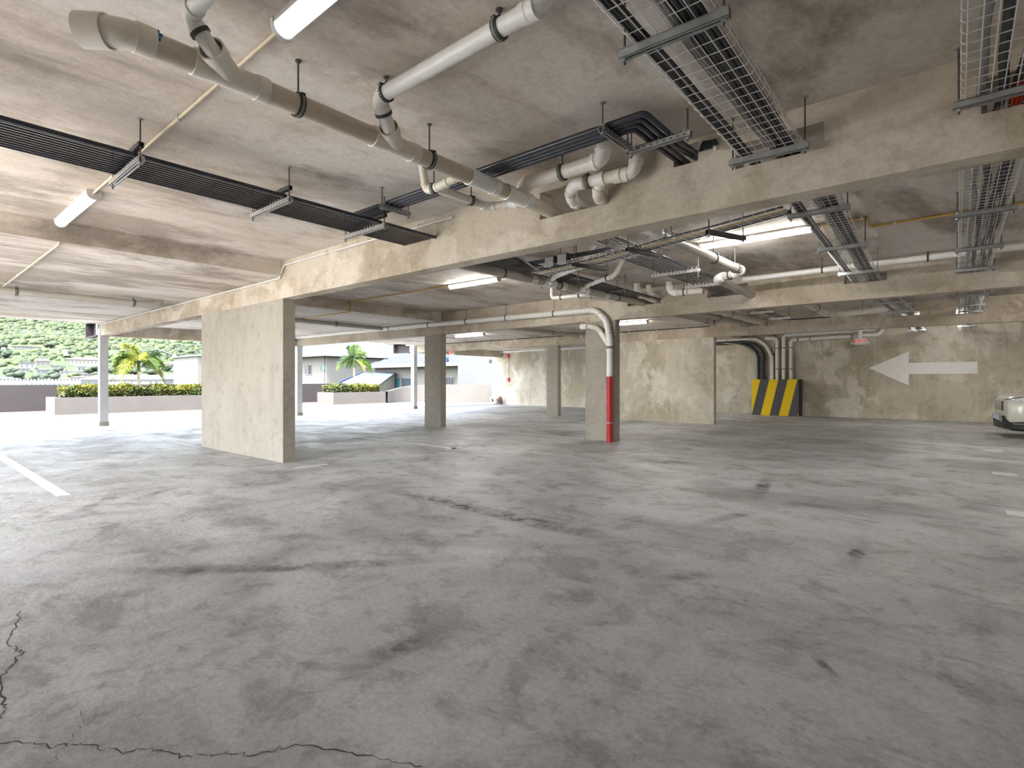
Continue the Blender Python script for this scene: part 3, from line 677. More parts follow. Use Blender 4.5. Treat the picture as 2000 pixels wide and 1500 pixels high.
for y, lb in ((13.3, 'pale trapeze under the five conduits in the third bay'), (14.9, 'pale trapeze under the five conduits close to their corner')):
    strut((-3.78, y), (-3.28, y), 2.905, ZC, lb, 'galvanised_bright', clips=5, zrod=.12)

# ------------------------------------------------------------------ wire trays and their cables
def path_at(pts, y):
    for a, b in zip(pts, pts[1:]):
        if y <= b[1] or b is pts[-1]:
            k = (y-a[1])/(b[1]-a[1]); return a[0]+(b[0]-a[0])*k
def tray(path, wd, z, y0, y1, nl, label, mat='wire', step=.1, hgt=.055, rw=.0028):
    t = thing('wire_mesh_tray', (path_at(path, 3.0), 3.0, z), label, 'cable tray'); h = wd/2
    ys = [y0]+[p[1] for p in path if y0 < p[1] < y1]+[y1]
    m = MB()
    for k in range(nl):
        o = -h+.02+(wd-.04)*k/(nl-1)
        m.tube([(path_at(path, y)+o, y, z) for y in ys], rw, 5)
    m.build('floor_wire', mat, t)
    m = MB()
    for s in (-1, 1):
        for zz in (z+hgt*.45, z+hgt): m.tube([(path_at(path, y)+s*h, y, zz) for y in ys], rw, 5)
    m.build('side_rail', mat, t)
    m = MB(); y = y0+.03
    while y < y1:
        x = path_at(path, y)
        m.tube([(x-h, y, z+hgt+.012), (x-h-.004, y, z+.02), (x-h+.012, y, z+.004), (x+h-.012, y, z+.004), (x+h+.004, y, z+.02), (x+h, y, z+hgt+.012)], rw*.9, 4, False)
        y += step
    m.build('cross_wire', mat, t)
    return t
PB = [(-.985, .5), (-1.02, 4.2), (-.99, 5.3), (-1.15, 10.2), (-1.09, 12.6), (-.98, 15.8), (-1.03, 22.1)]
PC = [(.19, .5), (.19, 4.2), (.17, 10.2), (.185, 12.5), (.195, 16.1), (.18, 22.1)]
tray(PB, .385, 2.90, .9, 22.0, 7, 'long wire mesh tray full of black cables in the middle of the ceiling')
tray(PC, .36, 2.90, .9, 22.0, 7, 'long wire mesh tray with few thick cables at the right edge of the picture', 'wire', .1, .055, .0032)
def cable(path, o, z, r, mat, label, y0, y1, wav=0., ph=0., group=None):
    pts = []; y = y0
    while y <= y1+1e-6:
        pts.append((path_at(path, y)+o+wav*math.sin(y*3.1+ph)+wav*.5*math.sin(y*7.3+ph*2), y, z+abs(wav)*.3*math.sin(y*4+ph))); y += .12 if wav else .5
    o_ = MB().tube(pts, r, 8).build('power_cable', mat); tag(o_, label, 'cable', group); return o_
for i in range(6):
    cable(PB, -.165+.018*(i % 4), 2.917+.022*(i//4), .0095, 'cable_black', f'thin black cable, {ORD[i]} of six in the left-hand bunch on the middle wire tray', .9, 22, .004, i*1.3, 'left bunch of cables on the middle tray')
for i in range(8):
    cable(PB, .045+.027*(i % 5), 2.921+.031*(i//5), .0145, 'cable_black', f'thick black cable, {ORD[i]} of eight in the right-hand bunch on the middle wire tray', .9, 22, .003, i*.9, 'right bunch of cables on the middle tray')
for i in range(3):
    cable(PB, .005+.016*i, 2.913+.004*i, .008, 'cable_grey', f'wavy pale grey cable, {ORD[i]} beside the thick black bunch on the middle tray', .9, 22, .012, 2+i*.25, 'grey cables on the middle tray')
for i, o in enumerate((-.088, -.015, .062, .115)):
    cable(PC, o, 2.932, .0225, 'cable_silver' if i == 0 else 'cable_black', f'thick grey-black cable, {ORD[i]} from the left on the right-hand wire tray', .9, 22, .010, i*1.7, 'thick cables on the right tray')
for i in range(3):
    t_ = MB().tube(fillet([(.30+.016*i, 3.2, 2.925), (.28+.012*i, 3.9, 2.925), (.235+.02*i, 4.02, 2.91), (.235+.016*i, 4.2, 2.89)], .06, 5), .009, 8).build('fire_cable', 'cable_red')
    tag(t_, f'bright red cable, {ORD[i]} of three dipping into the beam at the right edge', 'cable', 'red cables at the right edge')
for y, lb in ((2.32, 'nearest to the camera'), (3.97, 'against the nearest beam'), (5.62, 'just behind the nearest beam'), (7.29, 'in the middle of the second bay'), (9.12, 'in front of the middle beam'), (13.1, 'early in the third bay'), (14.95, 'late in the third bay'), (20.6, 'in front of the back wall')):
    x = path_at(PB, y); strut((x-.255, y-.01), (x+.255, y+.015), 2.872, ZC, f'galvanised trapeze under the middle wire tray, {lb}', group='trapezes of the middle wire tray', slots=False)
for y, top, lb in ((3.97, ZC, 'against the nearest beam'), (6.62, 3.1, 'first behind the nearest beam'), (8.37, 3.1, 'second behind the nearest beam'), (9.92, 3.1, 'against the middle beam'), (12.9, ZC, 'early in the third bay'), (14.6, ZC, 'late in the third bay'), (15.9, ZC, 'against the farthest beam'), (20.0, ZC, 'near the back wall')):
    x = path_at(PC, y); strut((x-.215, y), (x+.225, y), 2.872, top, f'galvanised trapeze under the right-hand wire tray, {lb}', group='trapezes of the right wire tray', slots=False)
# short curving tray with two control boxes
t = thing('wire_mesh_tray', (-2.7, 5.55, 2.74), 'short curving wire tray carrying two grey boxes behind the nearest beam', 'cable tray')
SP = fillet([(-4.35, 5.75, 2.74), (-3.3, 5.62, 2.74), (-2.75, 5.52, 2.77), (-2.2, 5.46, 2.80), (-1.75, 5.36, 2.80), (-1.2, 5.32, 2.84)], .2, 6)
m = MB(); N_ = len(SP); nor = []
for i, p in enumerate(SP):
    d = (SP[min(i+1, N_-1)]-SP[max(i-1, 0)]).normalized(); nor.append(Vector((-d.y, d.x, 0)))
for k in range(6): m.tube([p+n_*(-.15+.06*k) for p, n_ in zip(SP, nor)], .0026, 5)
for s in (-1, 1):
    for zz in (.03, .055): m.tube([p+n_*s*.15+Vector((0, 0, zz)) for p, n_ in zip(SP, nor)], .0026, 5)
m.build('long_wire', 'wire', t)
m = MB(); L = [0]
for a_, b_ in zip(SP, SP[1:]): L.append(L[-1]+(b_-a_).length)
s_ = .04
while s_ < L[-1]:
    i = max(j for j in range(N_) if L[j] <= s_); i = min(i, N_-2); k = (s_-L[i])/(L[i+1]-L[i]); p = SP[i].lerp(SP[i+1], k); n_ = nor[i]
    m.tube([p-n_*.15+Vector((0, 0, .065)), p-n_*.15+Vector((0, 0, .004)), p+n_*.15+Vector((0, 0, .004)), p+n_*.15+Vector((0, 0, .065))], .0024, 4, False); s_ += .1
m.build('cross_wire', 'wire', t)
for j, (o, r, mt, lb) in enumerate(((-.11, .012, 'cable_black', 'black cable along the inner side of the curving wire tray'), (.11, .022, 'cable_black', 'thick dark cable along the outer side of the curving wire tray'), (.02, .009, 'cable_grey', 'pale cable along the middle of the curving wire tray'), (-.03, .008, 'conduit_yellow', 'thin yellowish cable on the curving wire tray'))):
    tag(MB().tube([p+n_*o+Vector((0, 0, r+.006)) for p, n_ in zip(SP, nor)], r, 8).build('power_cable', mt), lb, 'cable', 'cables on the curving tray')
for k, (x, y, lb) in enumerate(((-4.08, 5.66, 'left of the two grey control boxes on the curving wire tray'), (-3.86, 5.63, 'right of the two grey control boxes on the curving wire tray'))):
    t = thing('control_box', (x, y, 2.76), lb, 'control box', 'control boxes')
    MB().box(x-.075, x+.075, y-.05, y+.05, 2.765, 2.92).build('casing', 'roof_grey', t, smooth=False, bevel=.006)
    MB().box(x-.066, x+.066, y-.056, y-.05, 2.775, 2.91).build('lid', 'galvanised', t, smooth=False)
    m = MB()
    for q in range(3): m.tube(fillet([(x-.04+.04*q, y-.02, 2.77), (x-.05+.04*q, y-.1, 2.74), (x-.1+.05*q, y-.14, 2.76), (x-.16+.05*q, y-.05, 2.76)], .04, 4), .005, 6)
    m.tube(fillet([(x+.075, y, 2.87), (x+.14, y, 2.88), (x+.15, y, 2.76)], .05, 4), .006, 6)
    m.build('leads', 'cable_black', t)
t = thing('cable_drop', (-4.3, 5.5, 2.9), 'dark cable bunch curving from the conduits down to the grey boxes', 'cable')
for q in range(4): MB().tube(fillet([(-4.72+.02*q, 5.25, 3.0), (-4.55+.03*q, 5.4, 2.96), (-4.36+.03*q, 5.6, 2.77), (-4.2, 5.62+.02*q, 2.765)], .12, 6), .012, 8).build('cable', 'cable_black' if q < 3 else 'cable_grey', t)
for p0, p1, lb in (((-3.55, 5.36), (-3.38, 5.9), 'dark channel across the curving tray beside the grey boxes'), ((-2.78, 5.26), (-2.62, 5.8), 'dark channel across the curving tray at its bend'), ((-1.86, 5.14), (-1.66, 5.64), 'dark channel across the curving tray near the middle wire tray')):
    strut(p0, p1, 2.70 if p0[0] < -3 else 2.74, ZC, lb, 'steel_dark')

# ------------------------------------------------------------------ second bay drains
d2 = thing('drain_pipe', (-4.92, 7, 2.82), 'grey drain pipe behind the nearest beam with two white branches', 'drain pipe')
P = lambda y: (-4.90-.012*(y-4.3), y, 2.79+.018*(y-4.3))
MB().tube([P(4.4), P(10.3)], .06, 22).build('pipe', 'pvc_grey', d2)
for y in (6.35, 7.15, 8.55): coupling(d2, P(y), (0, 1, 0), .06, 'pvc_cream', .12)
for y, pts in ((6.75, [(-4.72, 6.63, 2.89), (-4.1, 6.42, 2.93), (-3.9, 6.42, 3.2)]), (7.75, [(-4.72, 7.62, 2.91), (-4.12, 7.42, 2.95), (-3.98, 7.42, 3.2)])):
    wye(d2, P(y), (0, 1, 0), pts[0], .06, .055, 'pvc_white', .14, .12)
    plumb(d2, [Vector(P(y)).lerp(Vector(pts[0]), .4)]+pts, .036, 'pvc_white', 'pvc_cream', .09)
plumb(d2, [(-6.15, 8.55, 3.2), (-6.15, 8.55, 2.93), (-5.35, 8.62, 2.93), (-5.0, 8.95, 2.90)], .036, 'pvc_white', 'pvc_cream', .08)
plumb(d2, [(-5.6, 8.6, 2.93), (-5.4, 9.0, 2.9), (-5.2, 9.2, 2.88)], .034, 'pvc_cream', 'pvc_cream', .08)
for y, lb in ((5.65, 'clamp on the grey drain behind the beam, first one seen'), (7.05, 'clamp on the grey drain between its two branches'), (9.0, 'clamp on the grey drain near the middle beam')): hanger(*P(y), .06, ZC, (0, 1, 0), lb, False)
hanger(-5.95, 8.57, 2.93, .036, ZC, (1, 0, 0), 'left clamp on the small trap pipe below the grey drain', False)
hanger(-5.55, 8.60, 2.93, .036, ZC, (1, 0, 0), 'right clamp on the small trap pipe below the grey drain', False)
hanger(-4.3, 7.48, 2.945, .036, ZC, (1, -.3, 0), 'clamp on the second white branch of the grey drain', False)
e2 = thing('drain_pipe', (-2.45, 6.7, 2.9), 'cream drain pipe with blue glue rings right of the bank of ten conduits', 'drain pipe')
plumb(e2, [(-2.62, 5.08, 2.985), (-2.50, 5.30, 2.90), (-2.42, 8.12, 2.90), (-2.86, 8.28, 2.87), (-2.86, 10.2, 2.84)], .062, 'pvc_grey', 'pvc_white', .12)
for p, d in (((-2.62, 5.08, 2.985), (.5, 1, -.4)), ((-2.493, 5.5, 2.90), (.03, 1, 0)), ((-2.425, 7.98, 2.90), (.03, 1, 0))): MB().ring(p, d, .0665 if p[1] > 5.2 else .07, .05, .012, 22).build('glue_ring', 'blue_glue', e2)
for y, lb in ((5.75, 'first clamp on the cream drain right of the conduit bank'), (7.0, 'middle clamp on the cream drain right of the conduit bank'), (7.8, 'clamp at the far bend of the cream drain')): hanger(-2.49+.027*(y-5.5), y, 2.90, .062, ZC, (.03, 1, 0), lb, False)
hanger(-2.62, 8.2, 2.885, .062, ZC, (1, -.35, 0), 'clamp on the sideways leg of the cream drain', False)
t = thing('drain_pipe', (-4.7, 9.8, 3), 'pair of cream elbows dropping from the slab into the middle beam', 'drain pipe')
plumb(t, [(-4.78, 9.46, 3.2), (-4.78, 9.50, 2.99), (-4.72, 10.3, 2.93)], .058, 'pvc_cream', 'pvc_cream', .13)
plumb(t, [(-4.70, 9.78, 3.2), (-4.68, 9.82, 3.03), (-4.66, 10.3, 2.97)], .052, 'pvc_cream', 'pvc_cream', .1)
t = thing('drain_pipe', (-4, 9.75, 2.95), 'cream pipe bending from the slab along the middle beam', 'drain pipe')
plumb(t, [(-4.26, 9.74, 3.2), (-4.22, 9.74, 2.98), (-3.58, 9.72, 2.95)], .06, 'pvc_cream', 'pvc_white', .12)
hanger(-3.95, 9.735, 2.967, .06, ZC, (1, 0, 0), 'clamp on the cream pipe along the middle beam', False)
t = thing('drain_pipe', (-1, 9.4, 3.03), 'long white pipe across the ceiling in front of the middle beam', 'drain pipe')
MB().tube([(-2.8, 9.42, 3.015), (7.9, 9.36, 3.045)], .043, 18).build('pipe', 'pvc_white', t)
for x, lb in ((-1.62, 'clamp on the long white pipe left of the middle wire tray'), (-.33, 'clamp on the long white pipe between the two wire trays')): hanger(x, 9.41, 3.018, .043, 3.2 if x < -.76 else 3.1, (1, 0, 0), lb, False)
# long white pipe along the middle beam and the red-sleeved downpipe
lp = thing('downpipe', (-5.70, 10.02, 0), 'long white pipe along the middle beam that drops down the column in a red sleeve', 'downpipe')
yq = 10.02
plumb(lp, [(-18.9, yq, 2.93), (-6.05, yq, 2.845), (-5.78, yq, 2.60), (-5.70, yq, 2.2), (-5.70, yq, 1.4)], .062, 'pvc_white', 'pvc_white', .13)
MB().tube([(-5.70, yq, 0), (-5.70, yq, 1.4)], .066, 24).build('red_sleeve', 'red_paint', lp)
for zz, mt in ((1.4, 'galvanised'), (.41, 'galvanised'), (2.03, 'clamp_dark'), (2.0, 'clamp_dark')): MB().ring((-5.70, yq, zz), (0, 0, 1), .072, .06, .018, 24).build('clamp', mt, lp)
for zz in (2.08, 2.32): MB().ring((-5.705, yq, zz), (0, 0, 1), .0655, .06, .012, 24).build('glue_ring', 'blue_glue', lp)
wye(lp, (-5.70, yq, 2.05), (0, 0, 1), (-5.95, yq, 2.4), .062, .055, 'pvc_white', .12, .1)
plumb(lp, [(-5.74, yq, 2.1), (-5.98, yq, 2.43), (-6.17, yq, 2.50), (-6.36, yq, 2.50)], .055, 'pvc_white', 'pvc_cream', .09)
m = MB().tube([(-6.26, yq, 2.5), (-6.40, yq, 2.5), (-6.43, yq, 2.5)], [.066, .066, .045], 20); m.build('end_cap', 'pvc_white', lp)
MB().ring((-6.25, yq, 2.5), (1, 0, 0), .067, .05, .014, 20).build('glue_ring', 'blue_glue', lp)
for i, x in enumerate((-13.3, -11.5, -10.0, -8.6, -7.15)):
    hanger(x, yq, 2.93-.085*(x+18.9)/12.85, .062, ZL if x < -11.09 else ZC, (1, 0, 0), f'clamp on the long white pipe along the middle beam, {ORD[i]} from the open side', False)
coupling(lp, (-8.5, yq, 2.862), (1, 0, 0), .062, 'pvc_white', .14)
coupling(lp, (-12.9, yq, 2.89), (1, 0, 0), .062, 'pvc_white', .2)
t = thing('drain_pipe', (-13.4, 8.8, 2.86), 'grey pipe joining the long white pipe behind the wide pier', 'drain pipe')
MB().tube([(-13.3, Y1+.3, 2.90), (-13.3, 9.75, 2.88)], .06, 20).build('pipe', 'pvc_grey', t)
hanger(-13.3, 8.2, 2.885, .06, ZL, (0, 1, 0), 'clamp on the grey pipe seen just right of the wide pier', False)

# ------------------------------------------------------------------ third bay and back wall services
t = thing('drain_pipe', (-10.2, 14, 2.87), 'dark grey pipe under the lowered slab of the third bay', 'drain pipe')
MB().tube([(-10.2, Y2+.3, 2.88), (-10.2, 15.8, 2.87)], .06, 20).build('pipe', 'pvc_grey', t)
plumb(t, [(-10.2, 15.5, 2.87), (-10.2, 15.85, 2.87), (-9.9, 15.95, 2.92)], .062, 'pvc_grey', 'pvc_cream', .08)
hanger(-10.2, 14.2, 2.873, .06, ZL, (0, 1, 0), 'clamp on the dark grey pipe of the third bay', False)
t = thing('drain_pipe', (-4.3, 14, 2.88), 'twin cream pipes running into the farthest beam', 'drain pipe')
MB().tube([(-4.22, 10.6, 2.90), (-4.22, 16.3, 2.94)], .075, 20).build('pipe', 'pvc_cream', t)
MB().tube([(-4.62, 10.6, 2.86), (-4.62, 16.3, 2.92)], .06, 20).build('pipe', 'pvc_grey', t)
hanger(-4.22, 13.2, 2.917, .075, ZC, (0, 1, 0), 'clamp on the right one of the twin cream pipes', False)
hanger(-4.62, 13.6, 2.893, .06, ZC, (0, 1, 0), 'clamp on the left one of the twin cream pipes', False)
t = thing('drain_pipe', (-2.4, 13, 2.92), 'cream pipe with a wye turning along the farthest beam', 'drain pipe')
plumb(t, [(-2.43, Y2+.25, 2.92), (-2.43, 14.7, 2.92), (-2.2, 15.0, 2.93), (-.9, 15.0, 2.97)], .075, 'pvc_cream', 'pvc_cream', .15)
plumb(t, [(-2.3, 14.9, 2.92), (-2.1, 15.5, 2.92), (-2.05, 16.1, 2.95)], .06, 'pvc_cream', 'pvc_cream', .1)
hanger(-2.43, 13.4, 2.92, .075, ZC, (0, 1, 0), 'clamp on the cream pipe left of the middle tray in the third bay', False)
hanger(-1.75, 15.0, 2.945, .06, ZC, (1, 0, 0), 'clamp on the cream pipe along the farthest beam', False)
yw = Y4-.10
wp = thing('drain_pipe', (-12, yw, 2.93), 'white pipe along the top of the back wall that bends down behind the striped box', 'drain pipe')
plumb(wp, [(-20.0, yw, 2.90), (-6.12, yw, 2.97), (-5.72, yw, 2.70), (-5.50, yw, 2.2), (-5.50, yw, 1.3)], .06, 'pvc_white', 'pvc_cream', .16)
for i, x in enumerate((-19.2, -16.3, -13.6, -8.6, -7.2)): hanger(x, yw, 2.904+.005*(x+20), .06, ZL if x < -6.6 else ZC, (1, 0, 0), f'clamp on the white back wall pipe, {ORD[i]} from the open side', False)
for x, zt, x1, r, lb in ((-5.32, 2.93, -5.75, .062, 'second'), (-5.09, 3.03, -2.3, .065, 'third'), (-4.84, 2.84, -2.1, .06, 'fourth')):
    t = thing('drain_pipe', (x, yw, 1.3), f'upright white pipe behind the striped box, {lb} counting from the black hoses', 'drain pipe', 'upright pipes above the striped box')
    z1 = zt+.05 if x1 > -4 else zt+.03
    plumb(t, [(x, yw, 1.3), (x, yw, zt), (x1, yw, z1)]+([(x1+.15, yw-.02, 3.1)] if x1 > -4 else []), r, 'pvc_white', 'pvc_white', .14)
    for zz in (1.75, 2.55): MB().ring((x, yw, zz), (0, 0, 1), r+.006, r, .025, 20).build('pipe_clip', 'clamp_dark', t)
    if x == -4.84: MB().ring((-4.60, yw, zt+.005), (1, 0, 0), r*1.19, r, .03, 20).build('glue_ring', 'blue_glue', t)
    if x == -5.09:
        for xx in (-4.5, -3.9, -3.5, -2.9): coupling(t, (xx, yw, 3.05), (1, 0, 0), r, 'pvc_cream' if xx != -3.9 else 'pvc_white', .14)
hanger(-4.2, yw, 2.855, .06, ZC, (1, 0, 0), 'clamp on the lower pipe left of the EXIT sign', False)
hanger(-2.9, yw, 2.885, .06, ZC, (1, 0, 0), 'clamp on the lower pipe right above the EXIT sign', False)
for i, x in enumerate((-5.98, -5.80)):
    t = thing('cable_hose', (x, yw, 1.3), ('outer', 'inner')[i]+' black ribbed hose curving down into the striped box', 'hose', 'black hoses')
    pts = fillet([(-8.9, yw-.02, 2.84-.02*i), (x-.55, yw-.02, 2.80+.04*i), (x-.02, yw-.02, 2.45+.1*i), (x, yw-.02, 1.3)], .45, 12)
    pts = [p for p in pts]
    m = MB().tube(pts, .055, 12); m.build('hose', 'cable_black', t)
    m = MB()
    for k in range(12): m.ring((x, yw-.02, 1.42+.075*k), (0, 0, 1), .062, .054, .03, 14)
    m.build('ribbing', 'cable_black', t)
o_ = MB().tube(fillet([(-7.3, yw-.06, 2.83), (-6.55, yw-.06, 2.72), (-6.14, yw-.06, 2.35), (-6.08, yw-.06, 1.36)], .3, 9), .018, 8).build('power_cable', 'conduit_beige'); tag(o_, 'thin beige cable curving beside the black hoses', 'cable')
t = thing('cable_duct', (-5.6, yw, 1.3), 'dark vertical bar between the first two upright pipes', 'bracket')
MB().box(-5.41, -5.385, yw+.02, yw+.06, 1.3, 3.15).build('bar', 'clamp_dark', t); MB().box(-5.5, -5.3, yw+.05, yw+.1, 2.3, 2.34).build('cross_bar', 'clamp_dark', t)

bx = thing('barrier_box', (-5.29, 21.9, 0), 'yellow and dark grey striped guard box at the foot of the back wall pipes', 'guard box')
m = MB().box(-6.1, -4.48, 21.615, 22.2, 0, 1.36); m.build('body', 'box_side', bx, smooth=False)
o_ = MB().box(0, 1.62, 0, .015, 0, 1.36).build('striped_front', 'hazard_stripes', bx, smooth=False, local=True); o_.location = (-6.1+5.29, 21.6-21.9, 0)
t = tag(MB().prism([(-2.40, 1.75), (-1.28, 2.285), (-1.28, 1.905), (.45, 1.905), (.45, 1.53), (-1.28, 1.53), (-1.28, 1.145)], 'y', Y4-.004, Y4).build('painted_arrow', 'arrow_paint', smooth=False), 'large white arrow pointing left painted on the back wall', 'arrow')

def text_mesh(s, size, loc, rot, mat, par, name, depth=.004):
    cu = bpy.data.curves.new(name, 'FONT'); cu.body = s; cu.size = size; cu.align_x = 'CENTER'; cu.align_y = 'CENTER'; cu.extrude = depth; cu.offset = .001
    tmp = bpy.data.objects.new(name, cu); C.objects.link(tmp); bpy.context.view_layer.update()
    me = bpy.data.meshes.new_from_object(tmp.evaluated_get(bpy.context.evaluated_depsgraph_get()))
    bpy.data.objects.remove(tmp); bpy.data.curves.remove(cu); me.materials.clear(); me.materials.append(MATS[mat])
    o = bpy.data.objects.new(name, me); C.objects.link(o); o.parent = par; o.location = Vector(loc)-par.location; o.rotation_euler = rot; return o
def exit_sign(x, y, z, zt, label):
    t = thing('exit_sign', (x, y, z), label, 'exit sign', 'exit signs')
    MB().box(x-.18, x+.18, y-.025, y+.025, z-.11, z+.11).build('housing', 'sign_white', t, smooth=False, bevel=.008)
    text_mesh('EXIT', .16, (x, y-.027, z+.012), (PI/2, 0, 0), 'sign_red', t, 'lettering')
    for s in (-1, 1):
        m = MB().lathe([(0, -.09), (.045, -.085), (.05, -.04), (.03, .03), (0, .035)], 14, (x+s*.235, y, z-.05), 'y'); m.build('emergency_lamp', 'lamp_body', t)
    MB().box(x-.05, x+.05, y-.02, y+.02, z+.11, zt).build('mount', 'sign_white', t, smooth=False)
exit_sign(-2.60, 21.8, 2.66, ZC, 'white sign with red EXIT letters hanging before the back wall')
exit_sign(-17.6, 16.7, 2.56, ZL, 'small EXIT sign near the open edge beside the narrow column')
t = thing('fire_alarm', (-18.9, Y4, 1.3), 'red alarm sounder and call point joined by a conduit on the bright far wall', 'fire alarm')
MB().box(-18.98, -18.82, Y4-.07, Y4, 2.55, 2.76).build('sounder', 'alarm_red', t, smooth=False, bevel=.01)
MB().box(-18.93, -18.87, Y4-.09, Y4-.07, 2.57, 2.63).build('strobe', 'sign_white', t, smooth=False)
MB().tube([(-18.88, Y4-.012, 1.48), (-18.88, Y4-.012, 2.55)], .012, 8).build('conduit', 'conduit_beige', t)
MB().box(-18.95, -18.81, Y4-.06, Y4, 1.26, 1.48).build('call_point', 'alarm_red', t, smooth=False, bevel=.01)
o_ = MB().tube([(-16.3, Y4-.02, 1.9), (-16.3, Y4-.02, 2.9)], .016, 8).build('conduit', 'conduit_beige'); tag(o_, 'short vertical beige conduit on the bright far wall', 'conduit')
MB_ = MB().box(-20.3, -20.15, Y4-.05, Y4+.12, 2.3, 2.5); tag(MB_.build('wall_lamp', 'clamp_dark', smooth=False), 'small dark fixture on the end of the far wall', 'wall fixture')
def sack():
    t = thing('sack', (-19.5, 21.85, 0), 'white sack slumped against the left end of the far wall', 'sack')
    def blob(c, s, tilt, mat, nm):
        bm = bmesh.new(); bmesh.ops.create_icosphere(bm, subdivisions=3, radius=1)
        rnd = random.Random(3)
        for v in bm.verts:
            p = v.co.copy(); k = (abs(p.x)**4+abs(p.y)**4+abs(p.z)**4)**.25; p /= k
            p += Vector((math.sin(p.z*6+p.y*3), math.sin(p.x*7), math.sin(p.y*8+p.x*4)))*.035
            v.co = Vector((p.x*s[0], p.y*s[1], p.z*s[2]))
        bmesh.ops.rotate(bm, verts=bm.verts, cent=(0, 0, 0), matrix=Matrix.Rotation(tilt, 3, 'Y') @ Matrix.Rotation(.5, 3, 'X'))
        zmin = min(v.co.z for v in bm.verts)
        m = MB(); m.add([(v.co.x+c[0], v.co.y+c[1], v.co.z-zmin+c[2]) for v in bm.verts], [tuple(v.index for v in f.verts) for f in bm.faces]); bm.free()
        return m.build(nm, mat, t)
    blob((-19.58, 21.8, .005), (.25, .11, .21), .15, 'sack_white', 'bag'); blob((-19.30, 21.98, .005), (.12, .08, .25), .3, 'sack_brown', 'open_mouth')
    MB().box(-19.60, -19.54, 21.60, 21.66, .16, .34).build('print_mark', 'ink_dark', t)
sack()

# ------------------------------------------------------------------ car
def loft(m, sts, mi=0):
    """sts: list of (x, [(y,z)...]) half sections from floor centre to top centre, mirrored"""
    rows = []
    for x, half in sts:
        full = [(x, y, z) for y, z in half]+[(x, -y, z) for y, z in reversed(half[1:-1])]
        rows.append(full)
    n = len(rows[0]); vs = [p for r in rows for p in r]
    fs = [(i*n+k, i*n+(k+1) % n, (i+1)*n+(k+1) % n, (i+1)*n+k) for i in range(len(rows)-1) for k in range(n)]
    fs += [tuple(range(n-1, -1, -1)), tuple((len(rows)-1)*n+k for k in range(n))]
    return m.add(vs, fs, mi)
car = thing('car', (.74, 17.15, 0), 'pearl white car poking in at the right edge in front of the back wall', 'car')
car.rotation_euler = (0, 0, math.radians(7))
def sec(w_, zb, z1, z2, zt): return [(0, zb), (w_*.86, zb), (w_*.97, z1), (w_, (z1+z2)/2), (w_*.97, z2), (w_*.80, zt-.015), (w_*.4, zt), (0, zt+.01)]
body = MB(); NZ = .065
_sec0 = sec
def sec(w_, zb, z1, z2, zt): return _sec0(w_, zb, z1, z2+NZ*.8, zt+NZ)
loft(body, [(.0, sec(.60, .30, .40, .72, .80)), (.03, sec(.68, .24, .36, .78, .86)), (.12, sec(.80, .21, .36, .83, .91)), (.35, sec(.87, .20, .36, .87, .955)), (.8, sec(.89, .20, .38, .91, 1.0)),
            (1.35, sec(.895, .20, .38, .95, 1.05)), (2.4, sec(.895, .20, .38, .97, 1.05)), (3.6, sec(.89, .20, .38, .99, 1.05)), (4.1, sec(.86, .24, .4, 1.0, 1.05)), (4.32, sec(.76, .3, .42, .95, 1.0))])
o = body.build('body', 'car_paint', car, local=True); md = o.modifiers.new('round', 'SUBSURF'); md.levels = 2; md.render_levels = 2
bodyo = o
gh = MB(); hs_ = lambda w0, w1, z0, z1: [(0, z0), (w0, z0), ((w0*.6+w1*.4), z0+(z1-z0)*.45), (w1, z1-.03), (w1*.8, z1), (0, z1+.01)]
loft(gh, [(1.15, hs_(.76, .70, .98, 1.04)), (1.9, hs_(.84, .60, .98, 1.50)), (2.5, hs_(.84, .62, .98, 1.57)), (3.4, hs_(.83, .61, .98, 1.55)), (4.15, hs_(.76, .62, .98, 1.12))])
o = gh.build('windows', 'car_glass', car, local=True)
m = MB(); loft(m, [(1.85, [(0, 1.485), (.58, 1.47), (.6, 1.49), (.5, 1.535), (0, 1.55)]), (2.5, [(0, 1.54), (.61, 1.53), (.63, 1.55), (.52, 1.60), (0, 1.615)]), (3.5, [(0, 1.51), (.60, 1.50), (.62, 1.52), (.5, 1.57), (0, 1.59)]), (3.9, [(0, 1.35), (.58, 1.34), (.6, 1.36), (.5, 1.41), (0, 1.43)])])
m.build('roof', 'car_paint', car, local=True)
m = MB()
for sgn in (-1, 1):
    for (xa, ya, za, xb, yb, zb) in ((1.15, .77, 1.0, 1.88, .60, 1.5), (2.55, .845, 1.0, 2.55, .625, 1.55), (3.5, .84, 1.0, 3.75, .61, 1.48)):
        m.tube([(xa, sgn*ya, za), ((xa+xb)/2, sgn*(ya+yb)/2*1.03, (za+zb)/2), (xb, sgn*yb, zb)], .03, 6)
m.build('window_pillar', 'car_paint', car, local=True)
